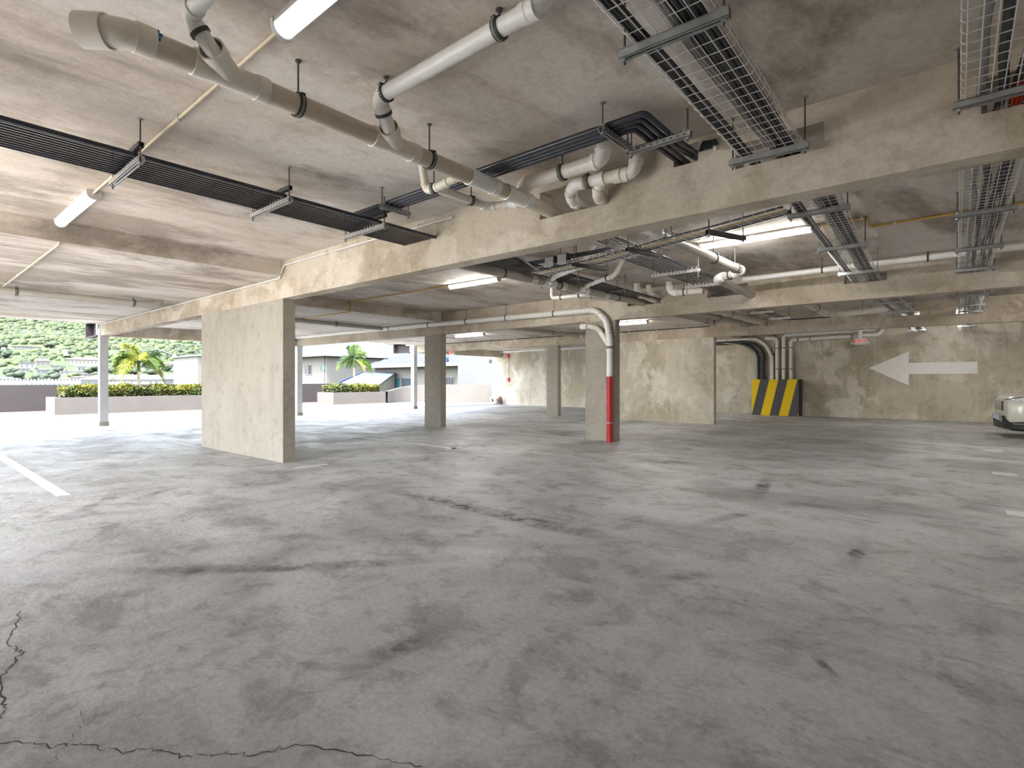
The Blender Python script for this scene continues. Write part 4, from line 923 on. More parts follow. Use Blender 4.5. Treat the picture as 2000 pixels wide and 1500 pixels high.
# nose
m = MB().box(-.022, .09, -.40, .40, .60, .845); m.build('grille_backing', 'car_black', car, local=True, smooth=False, bevel=.02)
for k in range(8):
    z_ = .605+.033*k; wd = .46+.006*k; m = MB()
    m.tube([(-.045+.10*(abs(y_)/.5)**3, y_, z_) for y_ in [-wd+wd*2*j/12 for j in range(13)]], .0128, 8)
    m.build('grille_bar', 'car_paint', car, local=True)
m = MB()
for sgn in (-1, 1): pass
m.lathe([(0, -.055), (.055, -.05), (.06, -.035)], 18, (0, 0, .77), 'x'); m.build('badge', 'car_chrome', car, local=True)
def headlamp(sgn):
    pts = [(.03, .52), (.07, .62), (.13, .72), (.24, .80), (.42, .855), (.62, .875)]
    m = MB(); vs = []; fs = []
    for i, (x, y) in enumerate(pts):
        k = i/(len(pts)-1); zlo = .815+.05*k; zhi = .865+.10*k
        vs += [(x-.022, sgn*(y+.022), zlo), (x-.012, sgn*(y+.020), zhi), (x+.05, sgn*(y-.05), zhi+.01), (x+.05, sgn*(y-.05), zlo-.01)]
        if i:
            a = 4*(i-1); b = 4*i
            fs += [(a, a+1, b+1, b), (a+1, a+2, b+2, b+1), (a+3, a, b, b+3)]
    fs += [(0, 3, 2, 1), (len(vs)-4, len(vs)-3, len(vs)-2, len(vs)-1)]
    h = m.add(vs, fs).build('headlight', 'lamp_clear', car, local=True)
    m = MB().tube([(x-.02, sgn*(y+.022),   .872+.10*i/5) for i, (x, y) in enumerate(pts)], .009, 6); m.build('trim_line', 'car_black', h, local=True)
    m = MB()
    for i in (2, 3): m.lathe([(0, -.045), (.022, -.04), (.026, 0)], 12, (pts[i][0], sgn*(pts[i][1]+.01), .845+.014*i), 'x')
    m.build('lens', 'car_chrome', h, local=True)
headlamp(1); headlamp(-1)
# dark lower bumper
m = MB(); low = [(-.03, 0), (-.028, .35), (.0, .58), (.07, .72), (.18, .82), (.40, .885)]
full = [(x, -y) for x, y in reversed(low[1:])]+low
vs = []; fs = []
for i, (x, y) in enumerate(full):
    s = abs(y)/.885; zt = .36+.03*s; d = Vector((x-.6, y*.9)).normalized()
    vs += [(x+.05, y*.97, .175), (x+d.x*.02, y+d.y*.012, .22), (x+d.x*.024, y+d.y*.016, zt-.03), (x+.05, y*.96, zt)]
    if i:
        a, b = 4*(i-1), 4*i; fs += [(a, b, b+1, a+1), (a+1, b+1, b+2, a+2), (a+2, b+2, b+3, a+3)]
m.add(vs, fs).build('lower_bumper', 'car_black', car, local=True)
for sgn in (-1, 1):
    m = MB().add([(-.045, sgn*.50, .50), (.0, sgn*.60, .44), (.055, sgn*.69, .37), (.01, sgn*.60, .31), (-.035, sgn*.50, .34)], [(0, 1, 2, 3, 4)]); m.add([(.03, sgn*.50, .50), (.07, sgn*.60, .44), (.10, sgn*.69, .37), (.07, sgn*.60, .31), (.03, sgn*.50, .34)], [(4, 3, 2, 1, 0)])
    for a in range(5): m.f.append((a, (a+1) % 5, 5+(a+1) % 5, 5+a)); m.mi.append(0)
    m.build('air_intake', 'car_black', car, local=True)
    m = MB().tube([(.10, sgn*.775, .335), (.20, sgn*.845, .335), (.30, sgn*.877, .335)], .016, 8); m.build('fog_light', 'car_chrome', car, local=True)
    m = MB().tube([(-.045, sgn*.35, .215), (-.02, sgn*.58, .21), (.06, sgn*.725, .205)], .012, 6); m.build('skid_trim', 'car_chrome', car, local=True)
    m = MB().lathe([(.0, -.06), (.06, -.05), (.09, .0), (.08, .06), (0, .09)], 14, (1.35, sgn*.98, 1.06), 'x'); m.build('wing_mirror', 'car_paint', car, local=True)
MB().box(-.075, -.055, -.26, .26, .40, .51).build('number_plate', 'plate_blue', car, local=True, smooth=False)
for x in (.86, 3.42):
    for sgn in (-1, 1):
        c = (x, sgn*.80, .325)
        o = MB().lathe([(.20, -.10), (.30, -.11), (.325, -.08), (.325, .08), (.30, .11), (.20, .10)], 28, c, 'y').build('wheel', 'tyre', car, local=True)
        m = MB().lathe([(.205, -.09), (.205, .09)], 28, c, 'y'); m.lathe([(0, sgn*.095), (.05, sgn*.10), (.06, sgn*.085)], 16, c, 'y')
        for k in range(5):
            a = k*2*PI/5; m.tube([(c[0]+.03*math.cos(a), c[1]+sgn*.09, c[2]+.03*math.sin(a)), (c[0]+.2*math.cos(a), c[1]+sgn*.08, c[2]+.2*math.sin(a))], .022, 6)
        m.build('rim', 'car_chrome', o, local=True)
        m = MB(); arc = [(c[0]+.37*math.cos(a), sgn*.90, c[2]+.37*math.sin(a)) for a in [PI*k/14 for k in range(15)]]
        m.tube(arc, .035, 6); m.build('wheel_arch', 'car_black', car, local=True)
        MB().lathe([(0, sgn*.875), (.355, sgn*.89), (.36, sgn*.86)], 28, (c[0], 0, c[2]), 'y').build('arch_liner', 'car_black', car, local=True)
m = MB()
for sgn in (-1, 1): m.box(1.2, 3.05, sgn*.89-.02, sgn*.89+.02, .20, .32)
m.build('sill', 'car_black', car, local=True)

# ------------------------------------------------------------------ outside: parapet, planters, hedges, palms
tag(MB().box(-28.9, -28.65, -14, 17.2, 0, 1.14).build('parapet', 'brown_paint', smooth=False), 'dark brown parapet wall behind the planters', 'parapet', kind='structure')
tag(MB().box(-28.65, -28.56, -14, 17.2, 0, .07).build('baseboard_parapet', 'terrace_concrete', smooth=False), 'pale kerb at the foot of the brown parapet', 'kerb', kind='structure')
m = MB(); cw = [(-25.52, 18.98, .70), (-25.9, 19.6, .74), (-26.15, 20.4, .88), (-26.1, 21.2, 1.0), (-25.6, 21.9, 1.06), (-24.6, 22.5, 1.08), (-22.5, 23.2, 1.08), (-20.1, 23.8, 1.08)]
vs = []; fs = []
for i, (x, y, h) in enumerate(cw):
    a = Vector(cw[max(i-1, 0)][:2]); b = Vector(cw[min(i+1, len(cw)-1)][:2]); d = (b-a).normalized(); n_ = Vector((-d.y, d.x))*.1
    vs += [(x+n_.x, y+n_.y, 0), (x+n_.x, y+n_.y, h), (x-n_.x, y-n_.y, h), (x-n_.x, y-n_.y, 0)]
    if i:
        a, b = 4*(i-1), 4*i; fs += [(a, b, b+1, a+1), (a+1, b+1, b+2, a+2), (a+2, b+2, b+3, a+3)]
tag(m.add(vs, fs).build('ramp_wall', 'planter_render', smooth=True), 'low curved beige wall between the second planter and the far wall', 'wall', kind='structure')
def planter(y0, y1, label):
    t = thing('planter', (-26.2, (y0+y1)/2, 0), label, 'planter'); x0, x1 = -27.0, -25.38
    m = MB(); m.box(x0, x1, y0, y0+.15, .04, .68); m.box(x0, x1, y1-.15, y1, .04, .68); m.box(x1-.15, x1, y0+.15, y1-.15, .04, .68); m.box(x0, x0+.15, y0+.15, y1-.15, .04, .68)
    m.build('box_wall', 'planter_render', t, smooth=False)
    MB().box(x0+.15, x1-.15, y0+.15, y1-.15, .04, .63).build('soil', 'soil', t, smooth=False)
    MB().box(x0-.03, x1+.03, y0-.03, y1+.03, 0, .045).build('plinth', 'terrace_concrete', t, smooth=False)
planter(4.15, 12.9, 'long beige planter with a hedge and the nearer palm')
planter(15.5, 18.85, 'short beige planter with a hedge and the farther palm')
def leaves(m, pos, nrm, L, wd, mi, rnd):
    d = Vector(nrm).normalized(); u = d.orthogonal().normalized(); u.rotate(Matrix.Rotation(rnd.uniform(0, 6.28), 3, d)); s = d.cross(u)
    p = Vector(pos); t = (d+u*rnd.uniform(.2, 1.1)).normalized()
    a = p; b = p+t*L*.5+s*wd+d*.01; c = p+t*L; e = p+t*L*.5-s*wd+d*.01; f_ = p+t*L*.5-d*.006
    m.add([a, b, c, e, f_], [(0, 1, 4), (1, 2, 4), (2, 3, 4), (3, 0, 4)], mi)
def hedge(x0, x1, y0, y1, z0, z1, n, seed, label):
    rnd = random.Random(seed); m = MB()
    m.box(x0+.12, x1-.12, y0+.12, y1-.12, z0, z1-.14, 2)
    for i in range(n):
        y = rnd.uniform(y0, y1); q = rnd.random(); bump = .05*math.sin(y*5.1)+.035*math.sin(y*11.7+1)
        if q < .42: pos = (x1+bump*.7-rnd.random()*.10, y, rnd.uniform(z0, z1+bump)); nr = (1, rnd.uniform(-.6, .6), rnd.uniform(-.1, .9))
        elif q < .85: pos = (rnd.uniform(x0, x1), y, z1+bump-rnd.random()*.12); nr = (rnd.uniform(-.6, .6), rnd.uniform(-.6, .6), 1)
        else:
            ye = y0 if rnd.random() < .6 else y1; pos = (rnd.uniform(x0, x1), ye+rnd.uniform(-.05, .08), rnd.uniform(z0, z1)); nr = (rnd.uniform(-.5, .5), -1 if ye == y0 else 1, .4)
        hi = (pos[2]-z0)/(z1-z0); patch = math.sin(y*2.3+seed)+.6*math.sin(y*5.3)
        r_ = rnd.random()+.25*patch*hi
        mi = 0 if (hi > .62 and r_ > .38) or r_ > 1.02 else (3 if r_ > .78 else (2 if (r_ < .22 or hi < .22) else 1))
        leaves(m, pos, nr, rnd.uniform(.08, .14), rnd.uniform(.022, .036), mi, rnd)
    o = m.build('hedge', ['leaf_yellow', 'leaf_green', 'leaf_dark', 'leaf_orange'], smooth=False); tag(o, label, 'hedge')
hedge(-26.75, -25.62, 4.55, 12.7, .62, 1.06, 11000, 1, 'long clipped hedge of yellow and green leaves in the nearer planter')
hedge(-26.75, -25.62, 15.75, 18.6, .62, 1.05, 4500, 5, 'short clipped hedge of yellow and green leaves in the second planter')
def palm(x, y, zt, trunk_r, fr, seed, label):
    rnd = random.Random(seed); t = thing('palm_tree', (x, y, .63), label, 'palm')
    pts = [(x, y, .58), (x+.01, y+.02, .9), (x+.02, y, zt-.5), (x+.02, y+.01, zt-.1)]
    MB().tube(pts, [trunk_r*1.25, trunk_r, trunk_r*.82, trunk_r*.7], 12).build('trunk', 'palm_trunk', t)
    MB().tube([(x+.02, y+.01, zt-.45), (x+.02, y+.01, zt-.2), (x+.02, y+.01, zt+.12)], [trunk_r*.95, trunk_r*1.05, trunk_r*.5], 12).build('crownshaft', 'palm_leaf', t)
    c = Vector((x+.02, y+.01, zt))
    for (az, el, L, mat) in fr:
        m = MB(); d = Vector((math.cos(az), math.sin(az), 0)); n = 26; P_ = []
        for i in range(n+1):
            k = i/n; up = math.sin(el)*k-1.05*k*k*max(.35, math.cos(el)); P_.append(c+d*L*(k*math.cos(el)*(1-.12*k)+.06*k)+Vector((0, 0, L*up)))
        m.tube(P_, [.016*(1-.8*i/n) for i in range(n+1)], 5)
        side = d.cross(Vector((0, 0, 1)))
        for i in range(3, n+1):
            for sub in (0, .5):
                k = (i+sub)/n
                if k > 1: continue
                p = P_[i] if sub == 0 else P_[i].lerp(P_[min(i+1, n)], .5); tg = (P_[min(i+1, n)]-P_[i-1]).normalized(); up_ = side.cross(tg)
                ll = L*.33*math.sin(PI*min(1, .18+.82*k))**.7*(.85+.3*rnd.random())
                for s in (-1, 1):
                    dv = (side*s*.8+tg*.5+up_*rnd.uniform(-.35, .65)).normalized(); w_ = .008*L
                    q1 = p+dv*ll*.5+Vector((0, 0, .0)); q2 = p+dv*ll+Vector((0, 0, -ll*.35)); wv = tg*w_
                    m.add([p, q1+wv, q2, q1-wv], [(0, 1, 2), (0, 2, 3)])
        m.build('frond', mat, t, smooth=False)
    return t
# nearer palm: full yellow-green head with arching fronds
palm(-26.2, 6.96, 2.15, .062, [(-2.2, .5, 1.15, 'palm_leaf_yellow'), (-1.5, .75, 1.3, 'palm_leaf'), (-.9, .35, 1.15, 'palm_leaf_yellow'), (-1.75, .05, 1.05, 'palm_leaf'), (-.25, .8, 1.2, 'palm_leaf_yellow'),
      (-1.35, 1.15, 1.35, 'palm_leaf_yellow'), (.5, .55, 1.15, 'palm_leaf'), (1.2, .95, 1.3, 'palm_leaf_dark'), (1.5, .55, 1.25, 'palm_leaf'), (1.65, .0, 1.1, 'palm_leaf_yellow'), (2.5, .6, 1.2, 'palm_leaf_dark'), (-2.9, .9, 1.2, 'palm_leaf'), (-1.2, -.25, .85, 'palm_leaf_yellow')], 2, 'nearer palm with a dense yellow green head beside the white post')
palm(-26.3, 17.35, 2.5, .06, [(-1.6, .42, 1.3, 'palm_leaf'), (-1.35, .62, 1.35, 'palm_leaf_dark'), (1.55, .40, 1.3, 'palm_leaf_dark'), (1.9, .95, 1.45, 'palm_leaf'), (1.2, .2, 1.15, 'palm_leaf'), (-.3, 1.35, 1.35, 'palm_leaf'), (-2.6, 1.35, 1.3, 'palm_leaf_dark'), (.3, -.05, .8, 'palm_leaf_yellow'), (2.9, .5, 1.2, 'palm_leaf')], 4, 'farther palm with few open fronds in front of the blue roofs')

# ------------------------------------------------------------------ neighbouring buildings
def win(par, x0, x1, y0, y1, z0, z1, glass='glass_dark', fr='bld_white', face='x', nm='window', out=1):
    """window with its own frame, glass set on the face"""
    m = MB(); e = .06
    if face == 'y':
        yy = y0; m.box(x0, x0+e, yy-.05, yy+.05, z0, z1); m.box(x1-e, x1, yy-.05, yy+.05, z0, z1); m.box(x0, x1, yy-.05, yy+.05, z0, z0+e); m.box(x0, x1, yy-.05, yy+.05, z1-e, z1)
        f = m.build(nm, fr, par, smooth=False); MB().box(x0+e, x1-e, yy-.02, yy+.04, z0+e, z1-e).build('pane', glass, f, smooth=False)
    else:
        xx = x0; m.box(xx-.05, xx+.05, y0, y0+e, z0, z1); m.box(xx-.05, xx+.05, y1-e, y1, z0, z1); m.box(xx-.05, xx+.05, y0, y1, z0, z0+e); m.box(xx-.05, xx+.05, y0, y1, z1-e, z1)
        f = m.build(nm, fr, par, smooth=False); MB().box(xx-.04, xx+.02, y0+e, y1-e, z0+e, z1-e).build('pane', glass, f, smooth=False)
GZ = -11.6
b = thing('house', (-54, 35, GZ), 'two-storey cream house with a pale blue hipped roof behind the farther palm', 'house')
xa, xb, ya, yb, ze = -60.5, -48.4, 28.8, 43.0, 3.9
MB().box(xa, xb, ya, yb, GZ, ze).build('wall', 'bld_cream', b, smooth=False)
m = MB(); o_ = .7; rz = 6.4
m.add([(xa-o_, ya-o_, ze), (xb+o_, ya-o_, ze), (xb+o_, yb+o_, ze), (xa-o_, yb+o_, ze), (-54.4, ya+5.5, rz), (-54.4, yb-5.5, rz)], [(3, 2, 1, 0), (0, 1, 4), (1, 2, 5, 4), (2, 3, 5), (3, 0, 4, 5)])
for k in range(18):
    y = ya-o_+.5+k*.85
    if y < yb: m.tube([(xb+o_, y, ze+.03), ((xb+o_)+( -54.4-(xb+o_))*min(1, (y-ya+o_)/6.2, (yb+o_-y)/6.2), y, ze+.03+(rz-ze)*min(1, (y-ya+o_)/6.2, (yb+o_-y)/6.2))], .04, 4)
for k in range(15):
    x = xa-o_+.4+k*.9; f_ = min(1, (x-xa+o_)/6.7, (xb+o_-x)/6.7); m.tube([(x, ya-o_, ze+.03), (x, ya-o_+6.2*f_, ze+.03+(rz-ze)*f_)], .04, 4)
rf = m.build('roof', 'roof_pale_blue', b, smooth=False)
m = MB().box(xa-o_, xb+o_, ya-o_-.12, ya-o_, ze-.14, ze+.08); m.box(xb+o_, xb+o_+.12, ya-o_-.12, yb+o_, ze-.14, ze+.08); m.build('gutter', 'bld_white', rf, smooth=False)
for (x0, x1, z0, z1, g) in ((-52.6, -51.95, 1.9, 2.95, 'glass_dark'), (-51.9, -51.2, 1.9, 2.95, 'brown_paint'), (-49.5, -48.65, 2.35, 2.95, 'glass_teal')): win(b, x0, x1, ya, 0, z0, z1, g, face='y')
MB().tube([(xb-.35, ya-.08, GZ), (xb-.35, ya-.08, ze)], .06, 8).build('drainpipe', 'bld_white', b)
b = thing('house', (-37, 35, GZ), 'single-storey white house with a long pale blue roof behind the narrow column', 'house')
xa, xb, ya, yb, ze = -44.0, -28.0, 31.4, 41, 2.76
MB().box(xa, xb, ya, yb, GZ, ze).build('wall', 'bld_cream', b, smooth=False)
m = MB(); rz = 5.2; m.add([(xa-.6, ya-.9, ze), (xb+.6, ya-.9, ze), (xb+.6, yb+.6, ze), (xa-.6, yb+.6, ze), (xa+5.5, (ya+yb)/2, rz), (xb, (ya+yb)/2, rz)], [(3, 2, 1, 0), (0, 1, 5, 4), (1, 2, 5), (2, 3, 4, 5), (3, 0, 4)])
for k in range(26):
    x = xa-.3+k*.62; f_ = min(1, (x-xa+.6)/6.1); m.tube([(x, ya-.9, ze+.04), (x, ya-.9+5.7*f_, ze+.04+(rz-ze)*f_)], .045, 4)
rf = m.build('roof', 'roof_pale_blue', b, smooth=False)
MB().box(xa-.6, xb+.6, ya-1.02, ya-.9, ze-.22, ze+.1).build('gutter', 'bld_cream', rf, smooth=False)
MB().add([(-33.9, ya-.95, ze-.05), (-32.6, ya-.95, ze-.05), (-32.6, ya-.95, ze+.55), (-33.5, ya-.95, ze+.2)], [(0, 1, 2, 3)]).add([(-33.9, ya-.8, ze-.05), (-32.6, ya-.8, ze-.05), (-32.6, ya-.8, ze+.55), (-33.5, ya-.8, ze+.2)], [(3, 2, 1, 0)]).build('verge_board', 'roof_blue', rf, smooth=False)
for (x0, x1, z0, z1, g) in ((-43.9, -42.4, -1, 1.6, 'brown_paint'), (-41.6, -40.0, -1, 1.6, 'glass_teal'), (-39.9, -38.3, .3, 1.6, 'glass_dark'), (-36.6, -35.2, .5, 1.6, 'glass_dark'), (-34.5, -32.7, .6, 1.62, 'glass_dark')): win(b, x0, x1, ya, 0, z0, z1, g, face='y')
t_ = MB()
for k in range(5): t_.box(-34.4+.35*k, -34.37+.35*k, ya-.09, ya-.06, .6, 1.6)
for k in range(4): t_.box(-34.5, -32.7, ya-.09, ya-.06, .75+.22*k, .77+.22*k)
t_.build('window_grille', 'clamp_dark', b, smooth=False)
b = thing('lean_to', (-43.5, 26, GZ), 'lean-to with a pale roof and deep blue verge between the two blue-roofed houses', 'lean-to')
pa, pb = (-42.2, 24.6, .35), (-44.6, 31.0, 2.15)
m = MB().add([(-42.2, 24.6, .35), (-44.6, 30.3, 2.1), (-40.4, 31.15, 2.1), (-37.8, 26.4, .35), (-42.2, 24.6, .25), (-44.6, 30.3, 2.0), (-40.4, 31.15, 2.0), (-37.8, 26.4, .25)], [(0, 1, 2, 3), (7, 6, 5, 4), (0, 4, 5, 1), (1, 5, 6, 2), (2, 6, 7, 3), (3, 7, 4, 0)])
for k in range(9):
    f_ = k/8; a_ = Vector((-42.2, 24.6, .37)).lerp(Vector((-37.8, 26.4, .37)), f_); c_ = Vector((-44.6, 30.3, 2.12)).lerp(Vector((-40.4, 31.15, 2.12)), f_); m.tube([a_, c_], .035, 4)
m.build('roof', 'roof_pale_blue', b, smooth=False)
m = MB().add([(-42.3, 24.5, .1), (-44.7, 30.6, 1.85), (-44.7, 30.6, 2.3), (-42.3, 24.5, .5), (-42.2, 24.55, .1), (-44.6, 30.65, 1.85), (-44.6, 30.65, 2.3), (-42.2, 24.55, .5)], [(0, 1, 2, 3), (7, 6, 5, 4), (0, 4, 5, 1), (3, 2, 6, 7), (1, 5, 6, 2), (0, 3, 7, 4)]); m.build('verge_board', 'roof_blue', b, smooth=False)
m = MB().add([(-42.2, 24.7, GZ), (-44.5, 30.2, GZ), (-40.4, 31.05, GZ), (-37.9, 26.4, GZ), (-42.2, 24.7, .2), (-44.5, 30.2, 1.95), (-40.4, 31.05, 1.95), (-37.9, 26.4, .2)], [(0, 1, 5, 4), (1, 2, 6, 5), (2, 3, 7, 6), (3, 0, 4, 7)]); m.build('wall', 'bld_cream', b, smooth=False)
tag(MB().box(-30.9, -22.0, 30.0, 30.4, GZ, 5.2).build('boundary_wall', 'bld_grey', smooth=False), 'tall pale grey wall outside beyond the far corner of the car park', 'wall', kind='structure')
b = thing('building', (-64, 25, GZ), 'plain cream tower block with small dark windows beside the wide pier', 'building')
MB().box(-72, -64.5, 22.7, 33, GZ, 4.05).build('wall', 'bld_cream', b, smooth=False); MB().box(-72.2, -64.3, 22.5, 33.2, 4.05, 4.2).build('roof', 'bld_white', b, smooth=False)
for (y0, y1, z0, z1) in ((23.2, 23.6, 2.6, 3.2), (23.25, 23.42, 1.75, 2.05), (24.2, 24.4, 1.55, 1.9)): win(b, -64.5, 0, y0, y1, z0, z1)
b = thing('building', (-180, 44, GZ), 'long white building with two rows of roof solar panels behind the nearer palm', 'building')
dx, dy = Vector((-189.7, 36.6)), Vector((-171.6, 51.7)); ux = (dy-dx).normalized(); ny = Vector((-ux.y, ux.x)); L_ = (dy-dx).length
def bp(u, v, z): p = dx+ux*u+ny*v; return (p.x, p.y, z)
def obox(m, u0, u1, v0, v1, z0, z1): return m.add([bp(u0, v0, z0), bp(u1, v0, z0), bp(u1, v1, z0), bp(u0, v1, z0), bp(u0, v0, z1), bp(u1, v0, z1), bp(u1, v1, z1), bp(u0, v1, z1)], [(3,2,1,0),(4,5,6,7),(0,1,5,4),(1,2,6,5),(2,3,7,6),(3,0,4,7)])
obox(MB(), 0, L_, 0, 9, GZ, 1.75).build('wall', 'bld_white', b, smooth=False)
rf = MB().add([bp(-.3, -.4, 1.7), bp(L_+.3, -.4, 1.7), bp(L_+.3, 9.4, 1.7), bp(-.3, 9.4, 1.7), bp(1.2, 4.5, 3.0), bp(L_, 4.5, 3.0)], [(3, 2, 1, 0), (0, 1, 5, 4), (1, 2, 5), (2, 3, 4, 5), (3, 0, 4)]).build('roof', 'roof_white', b, smooth=False)
for (s0, n_) in ((8.6, 10), (17.0, 8)):
    for k in range(n_):
        u0 = s0+k*.78; vs = []
        for (u_, v_) in ((u0, .6), (u0+.6, .6), (u0+.85, 3.9), (u0+.25, 3.9)): vs.append(bp(u_, v_, 1.78+(v_+.4)*.265+.06))
        MB().add(vs, [(0, 1, 2, 3)]).add([(v[0], v[1], v[2]-.06) for v in vs], [(3, 2, 1, 0)]).build('solar_panel', 'solar', rf, smooth=False)
for u in (9.5, 12.3, 14.2, 16.6, 19.6, 21.3):
    MB().add([bp(u, -.05, .75), bp(u+.42, -.05, .75), bp(u+.42, -.05, 1.15), bp(u, -.05, 1.15)], [(0, 1, 2, 3)]).build('window', 'glass_dark', b, smooth=False)
b = thing('building', (-158, 23, GZ), 'long low white building with a crenellated parapet above the brown wall', 'building')
dx, dy = Vector((-170.5, 13.6)), Vector((-151.7, 29.3)); ux = (dy-dx).normalized(); ny = Vector((-ux.y, ux.x)); L_ = (dy-dx).length
obox(MB(), 0, L_, 0, 8, GZ, 1.35).build('wall', 'bld_white', b, smooth=False)
m = MB()
for k in range(30): obox(m, .3+k*.8, .62+k*.8, 0, .3, 1.35, 1.75 if k % 3 else 1.95)
m.build('crenellation', 'bld_white', b, smooth=False)
for k in range(12): 
    u = 11+k*1.05; MB().add([bp(u, -.05, .2), bp(u+.5, -.05, .2), bp(u+.5, -.05, .75), bp(u, -.05, .75)], [(0, 1, 2, 3)]).build('window', 'glass_teal' if k % 3 == 0 else 'glass_dark', b, smooth=False)

# ------------------------------------------------------------------ the hillside
def zt(d): return 1.3+3*(.00042*max(d/3-140, 0)**2-4.3)
def hz(x, y):
    d = math.hypot(x, y); k = min(1, max(0, (d-420)/500))
    return zt(d)+k*(6*math.sin(x*.011+y*.006)+4*math.sin(y*.019-x*.004)+2*math.sin(x*.037+y*.031))
m = MB(); NA, NR = 150, 80; vs = []; fs = []
for i in range(NA+1):
    a = math.radians(-18+84*i/NA)
    for j in range(NR+1):
        d = 420+1900*(j/NR)**1.3; x, y = -math.cos(a)*d, math.sin(a)*d; vs.append((x, y, hz(x, y)))
for i in range(NA):
    for j in range(NR):
        a = i*(NR+1)+j; fs.append((a, a+1, a+NR+2, a+NR+1))
tag(m.add(vs, fs).build('hill', 'hill_grass'), 'green hillside rising behind the town', 'hill', kind='structure')
tag(MB().box(-520, -28.9, -320, 520, GZ-.4, GZ-.05).build('ground', 'hill_grass', smooth=False), 'low ground of the town below the terrace', 'ground', kind='structure')
tag(MB().box(-28.9, 60, -140, -4, -.5, -.02).build('ground_bounce', 'bounce_concrete', smooth=False), 'unseen pale yard behind the camera, added to bounce light inside', 'ground', kind='structure')  # unseen reflector ground, added to throw sunlight up to the ceiling
# scrub: one uncountable cover, kept off the houses and trees
HS = [(-293.9,39.2,3.6,2.5,'roof_grey','grey-blue house on the lower hill, left of the pink one'),(-299.4,45.0,3.5,2.4,'roof_pink','pink house on the lower hill left of the near post'),(-289.0,37.3,3.0,1.3,'roof_white','flat white-roofed house below the grey-blue house'),
 (-286.5,43.0,3.4,1.5,'roof_white','low white house below the pink house'),(-291.0,48.6,3.4,1.9,'roof_grey','pale house with grey roof right of the low white house'),(-253.6,28.6,4.6,2.1,'roof_white','wide flat white house at the left edge of the picture'),(-240.5,26.4,2.8,1.2,'roof_white','small white house below the wide flat one at the left edge'),
 (-301.5,60.2,10.2,2.8,'roof_pink','large beige house with several pink roofs just left of the near post'),(-287.6,58.8,7.1,2.2,'roof_white','white block below the large pink-roofed house'),(-280.3,51.9,6.8,1.5,'roof_white','broad white-roofed house among trees left of the near post'),(-270.1,52.6,4.5,1.2,'roof_white','low white house above the solar building'),
 (-254.4,48.8,3.9,1.2,'roof_red','low house with a reddish roof above the long white building'),(-302.7,74.9,4.9,1.5,'roof_grey','dark-roofed house behind the head of the nearer palm'),(-283.8,75.0,4.6,1.4,'roof_pink','pink-roofed house beside the trunk of the nearer palm'),(-270.9,65.0,3.4,1.5,'roof_white','small white house right of the near post'),
 (-286.3,87.3,6.3,2.2,'roof_pink','house with pink roof right of the nearer palm'),(-320.9,107.9,3.3,2.2,'roof_white','white house high beside the dirt track'),(-248.9,83.5,2.6,2.6,'roof_white','white house left of the cream tower block'),(-237.3,73.6,4.8,1.2,'roof_pink','long pinkish roof right of the solar building'),(-343.5,45.8,7.9,1.0,'roof_grey','long low grey house alone high on the hill')]
TR = [(-264.0,32.2),(-257.0,37.5),(-265.2,42.4),(-282.6,32.9),(-283.0,47.2),(-262.5,49.0),(-275.7,57.1),(-280.4,68.8),(-277.0,80.5),(-258.5,74.1),(-264.8,85.8),(-265.5,59.6),(-259.9,66.4),(-271.7,83.9),(-342.0,35.5),(-345.9,54.3),(-290.2,98.5),(-322.1,35.1)]
KEEP = [(3*h[0], 3*h[1]) for h in HS]+[(3*t_[0], 3*t_[1]) for t_ in TR]
bm = bmesh.new(); bmesh.ops.create_icosphere(bm, subdivisions=1, radius=1); IV = np.array([v.co[:] for v in bm.verts]); IF = [tuple(v.index for v in f.verts) for f in bm.faces]; bm.free()
rnd = random.Random(11); SV = []; SM = []
KA = np.array(KEEP); IFA = np.array(IF); NV = len(IV); nrs = np.random.RandomState(4)
while len(SV) < 21000:
    a = math.radians(rnd.uniform(1, 47)); d = 470+1400*rnd.random()**.8; x, y = -math.cos(a)*d, math.sin(a)*d
    f_ = math.sin(x*.010+1.3)*math.sin(y*.013+.5)+.6*math.sin(x*.023-y*.017)+.4*math.sin(y*.041+x*.03)
    if f_ < -.15 and rnd.random() < .7: continue
    if d < 760 and rnd.random() < .6: continue
    if ((KA[:, 0]-x)**2+(KA[:, 1]-y)**2).min() < 22**2: continue
    r = rnd.uniform(1.6, 4.4)*(.75+.35*d/1000)
    SV.append(IV*(1+.3*(nrs.rand(NV, 1)-.5))*np.array([r*1.15, r*1.15, r*.9])+np.array([x, y, hz(x, y)+r*.25]))
    q = rnd.random()+.25*f_; SM.append(0 if q < .55 else (1 if q < .8 else 2))
N_ = len(SV); me = bpy.data.meshes.new('hillside_scrub'); V_ = np.concatenate(SV).astype(np.float32)
F_ = (IFA[None]+(np.arange(N_)*NV)[:, None, None]).reshape(-1, 3).astype(np.int32)
me.vertices.add(len(V_)); me.vertices.foreach_set('co', V_.ravel()); me.loops.add(F_.size); me.loops.foreach_set('vertex_index', F_.ravel())
me.polygons.add(len(F_)); me.polygons.foreach_set('loop_start', np.arange(0, F_.size, 3, dtype=np.int32)); me.polygons.foreach_set('loop_total', np.full(len(F_), 3, dtype=np.int32))
for k in ('scrub_a', 'scrub_b', 'scrub_c'): me.materials.append(MATS[k])
me.polygons.foreach_set('material_index', np.repeat(np.array(SM, dtype=np.int32), len(IFA))); me.polygons.foreach_set('use_smooth', np.ones(len(F_), dtype=bool)); me.update(calc_edges=True)
o_ = bpy.data.objects.new('hillside_scrub', me); C.objects.link(o_); tag(o_, 'bushes and low trees covering the green hillside', 'scrub', kind='stuff')
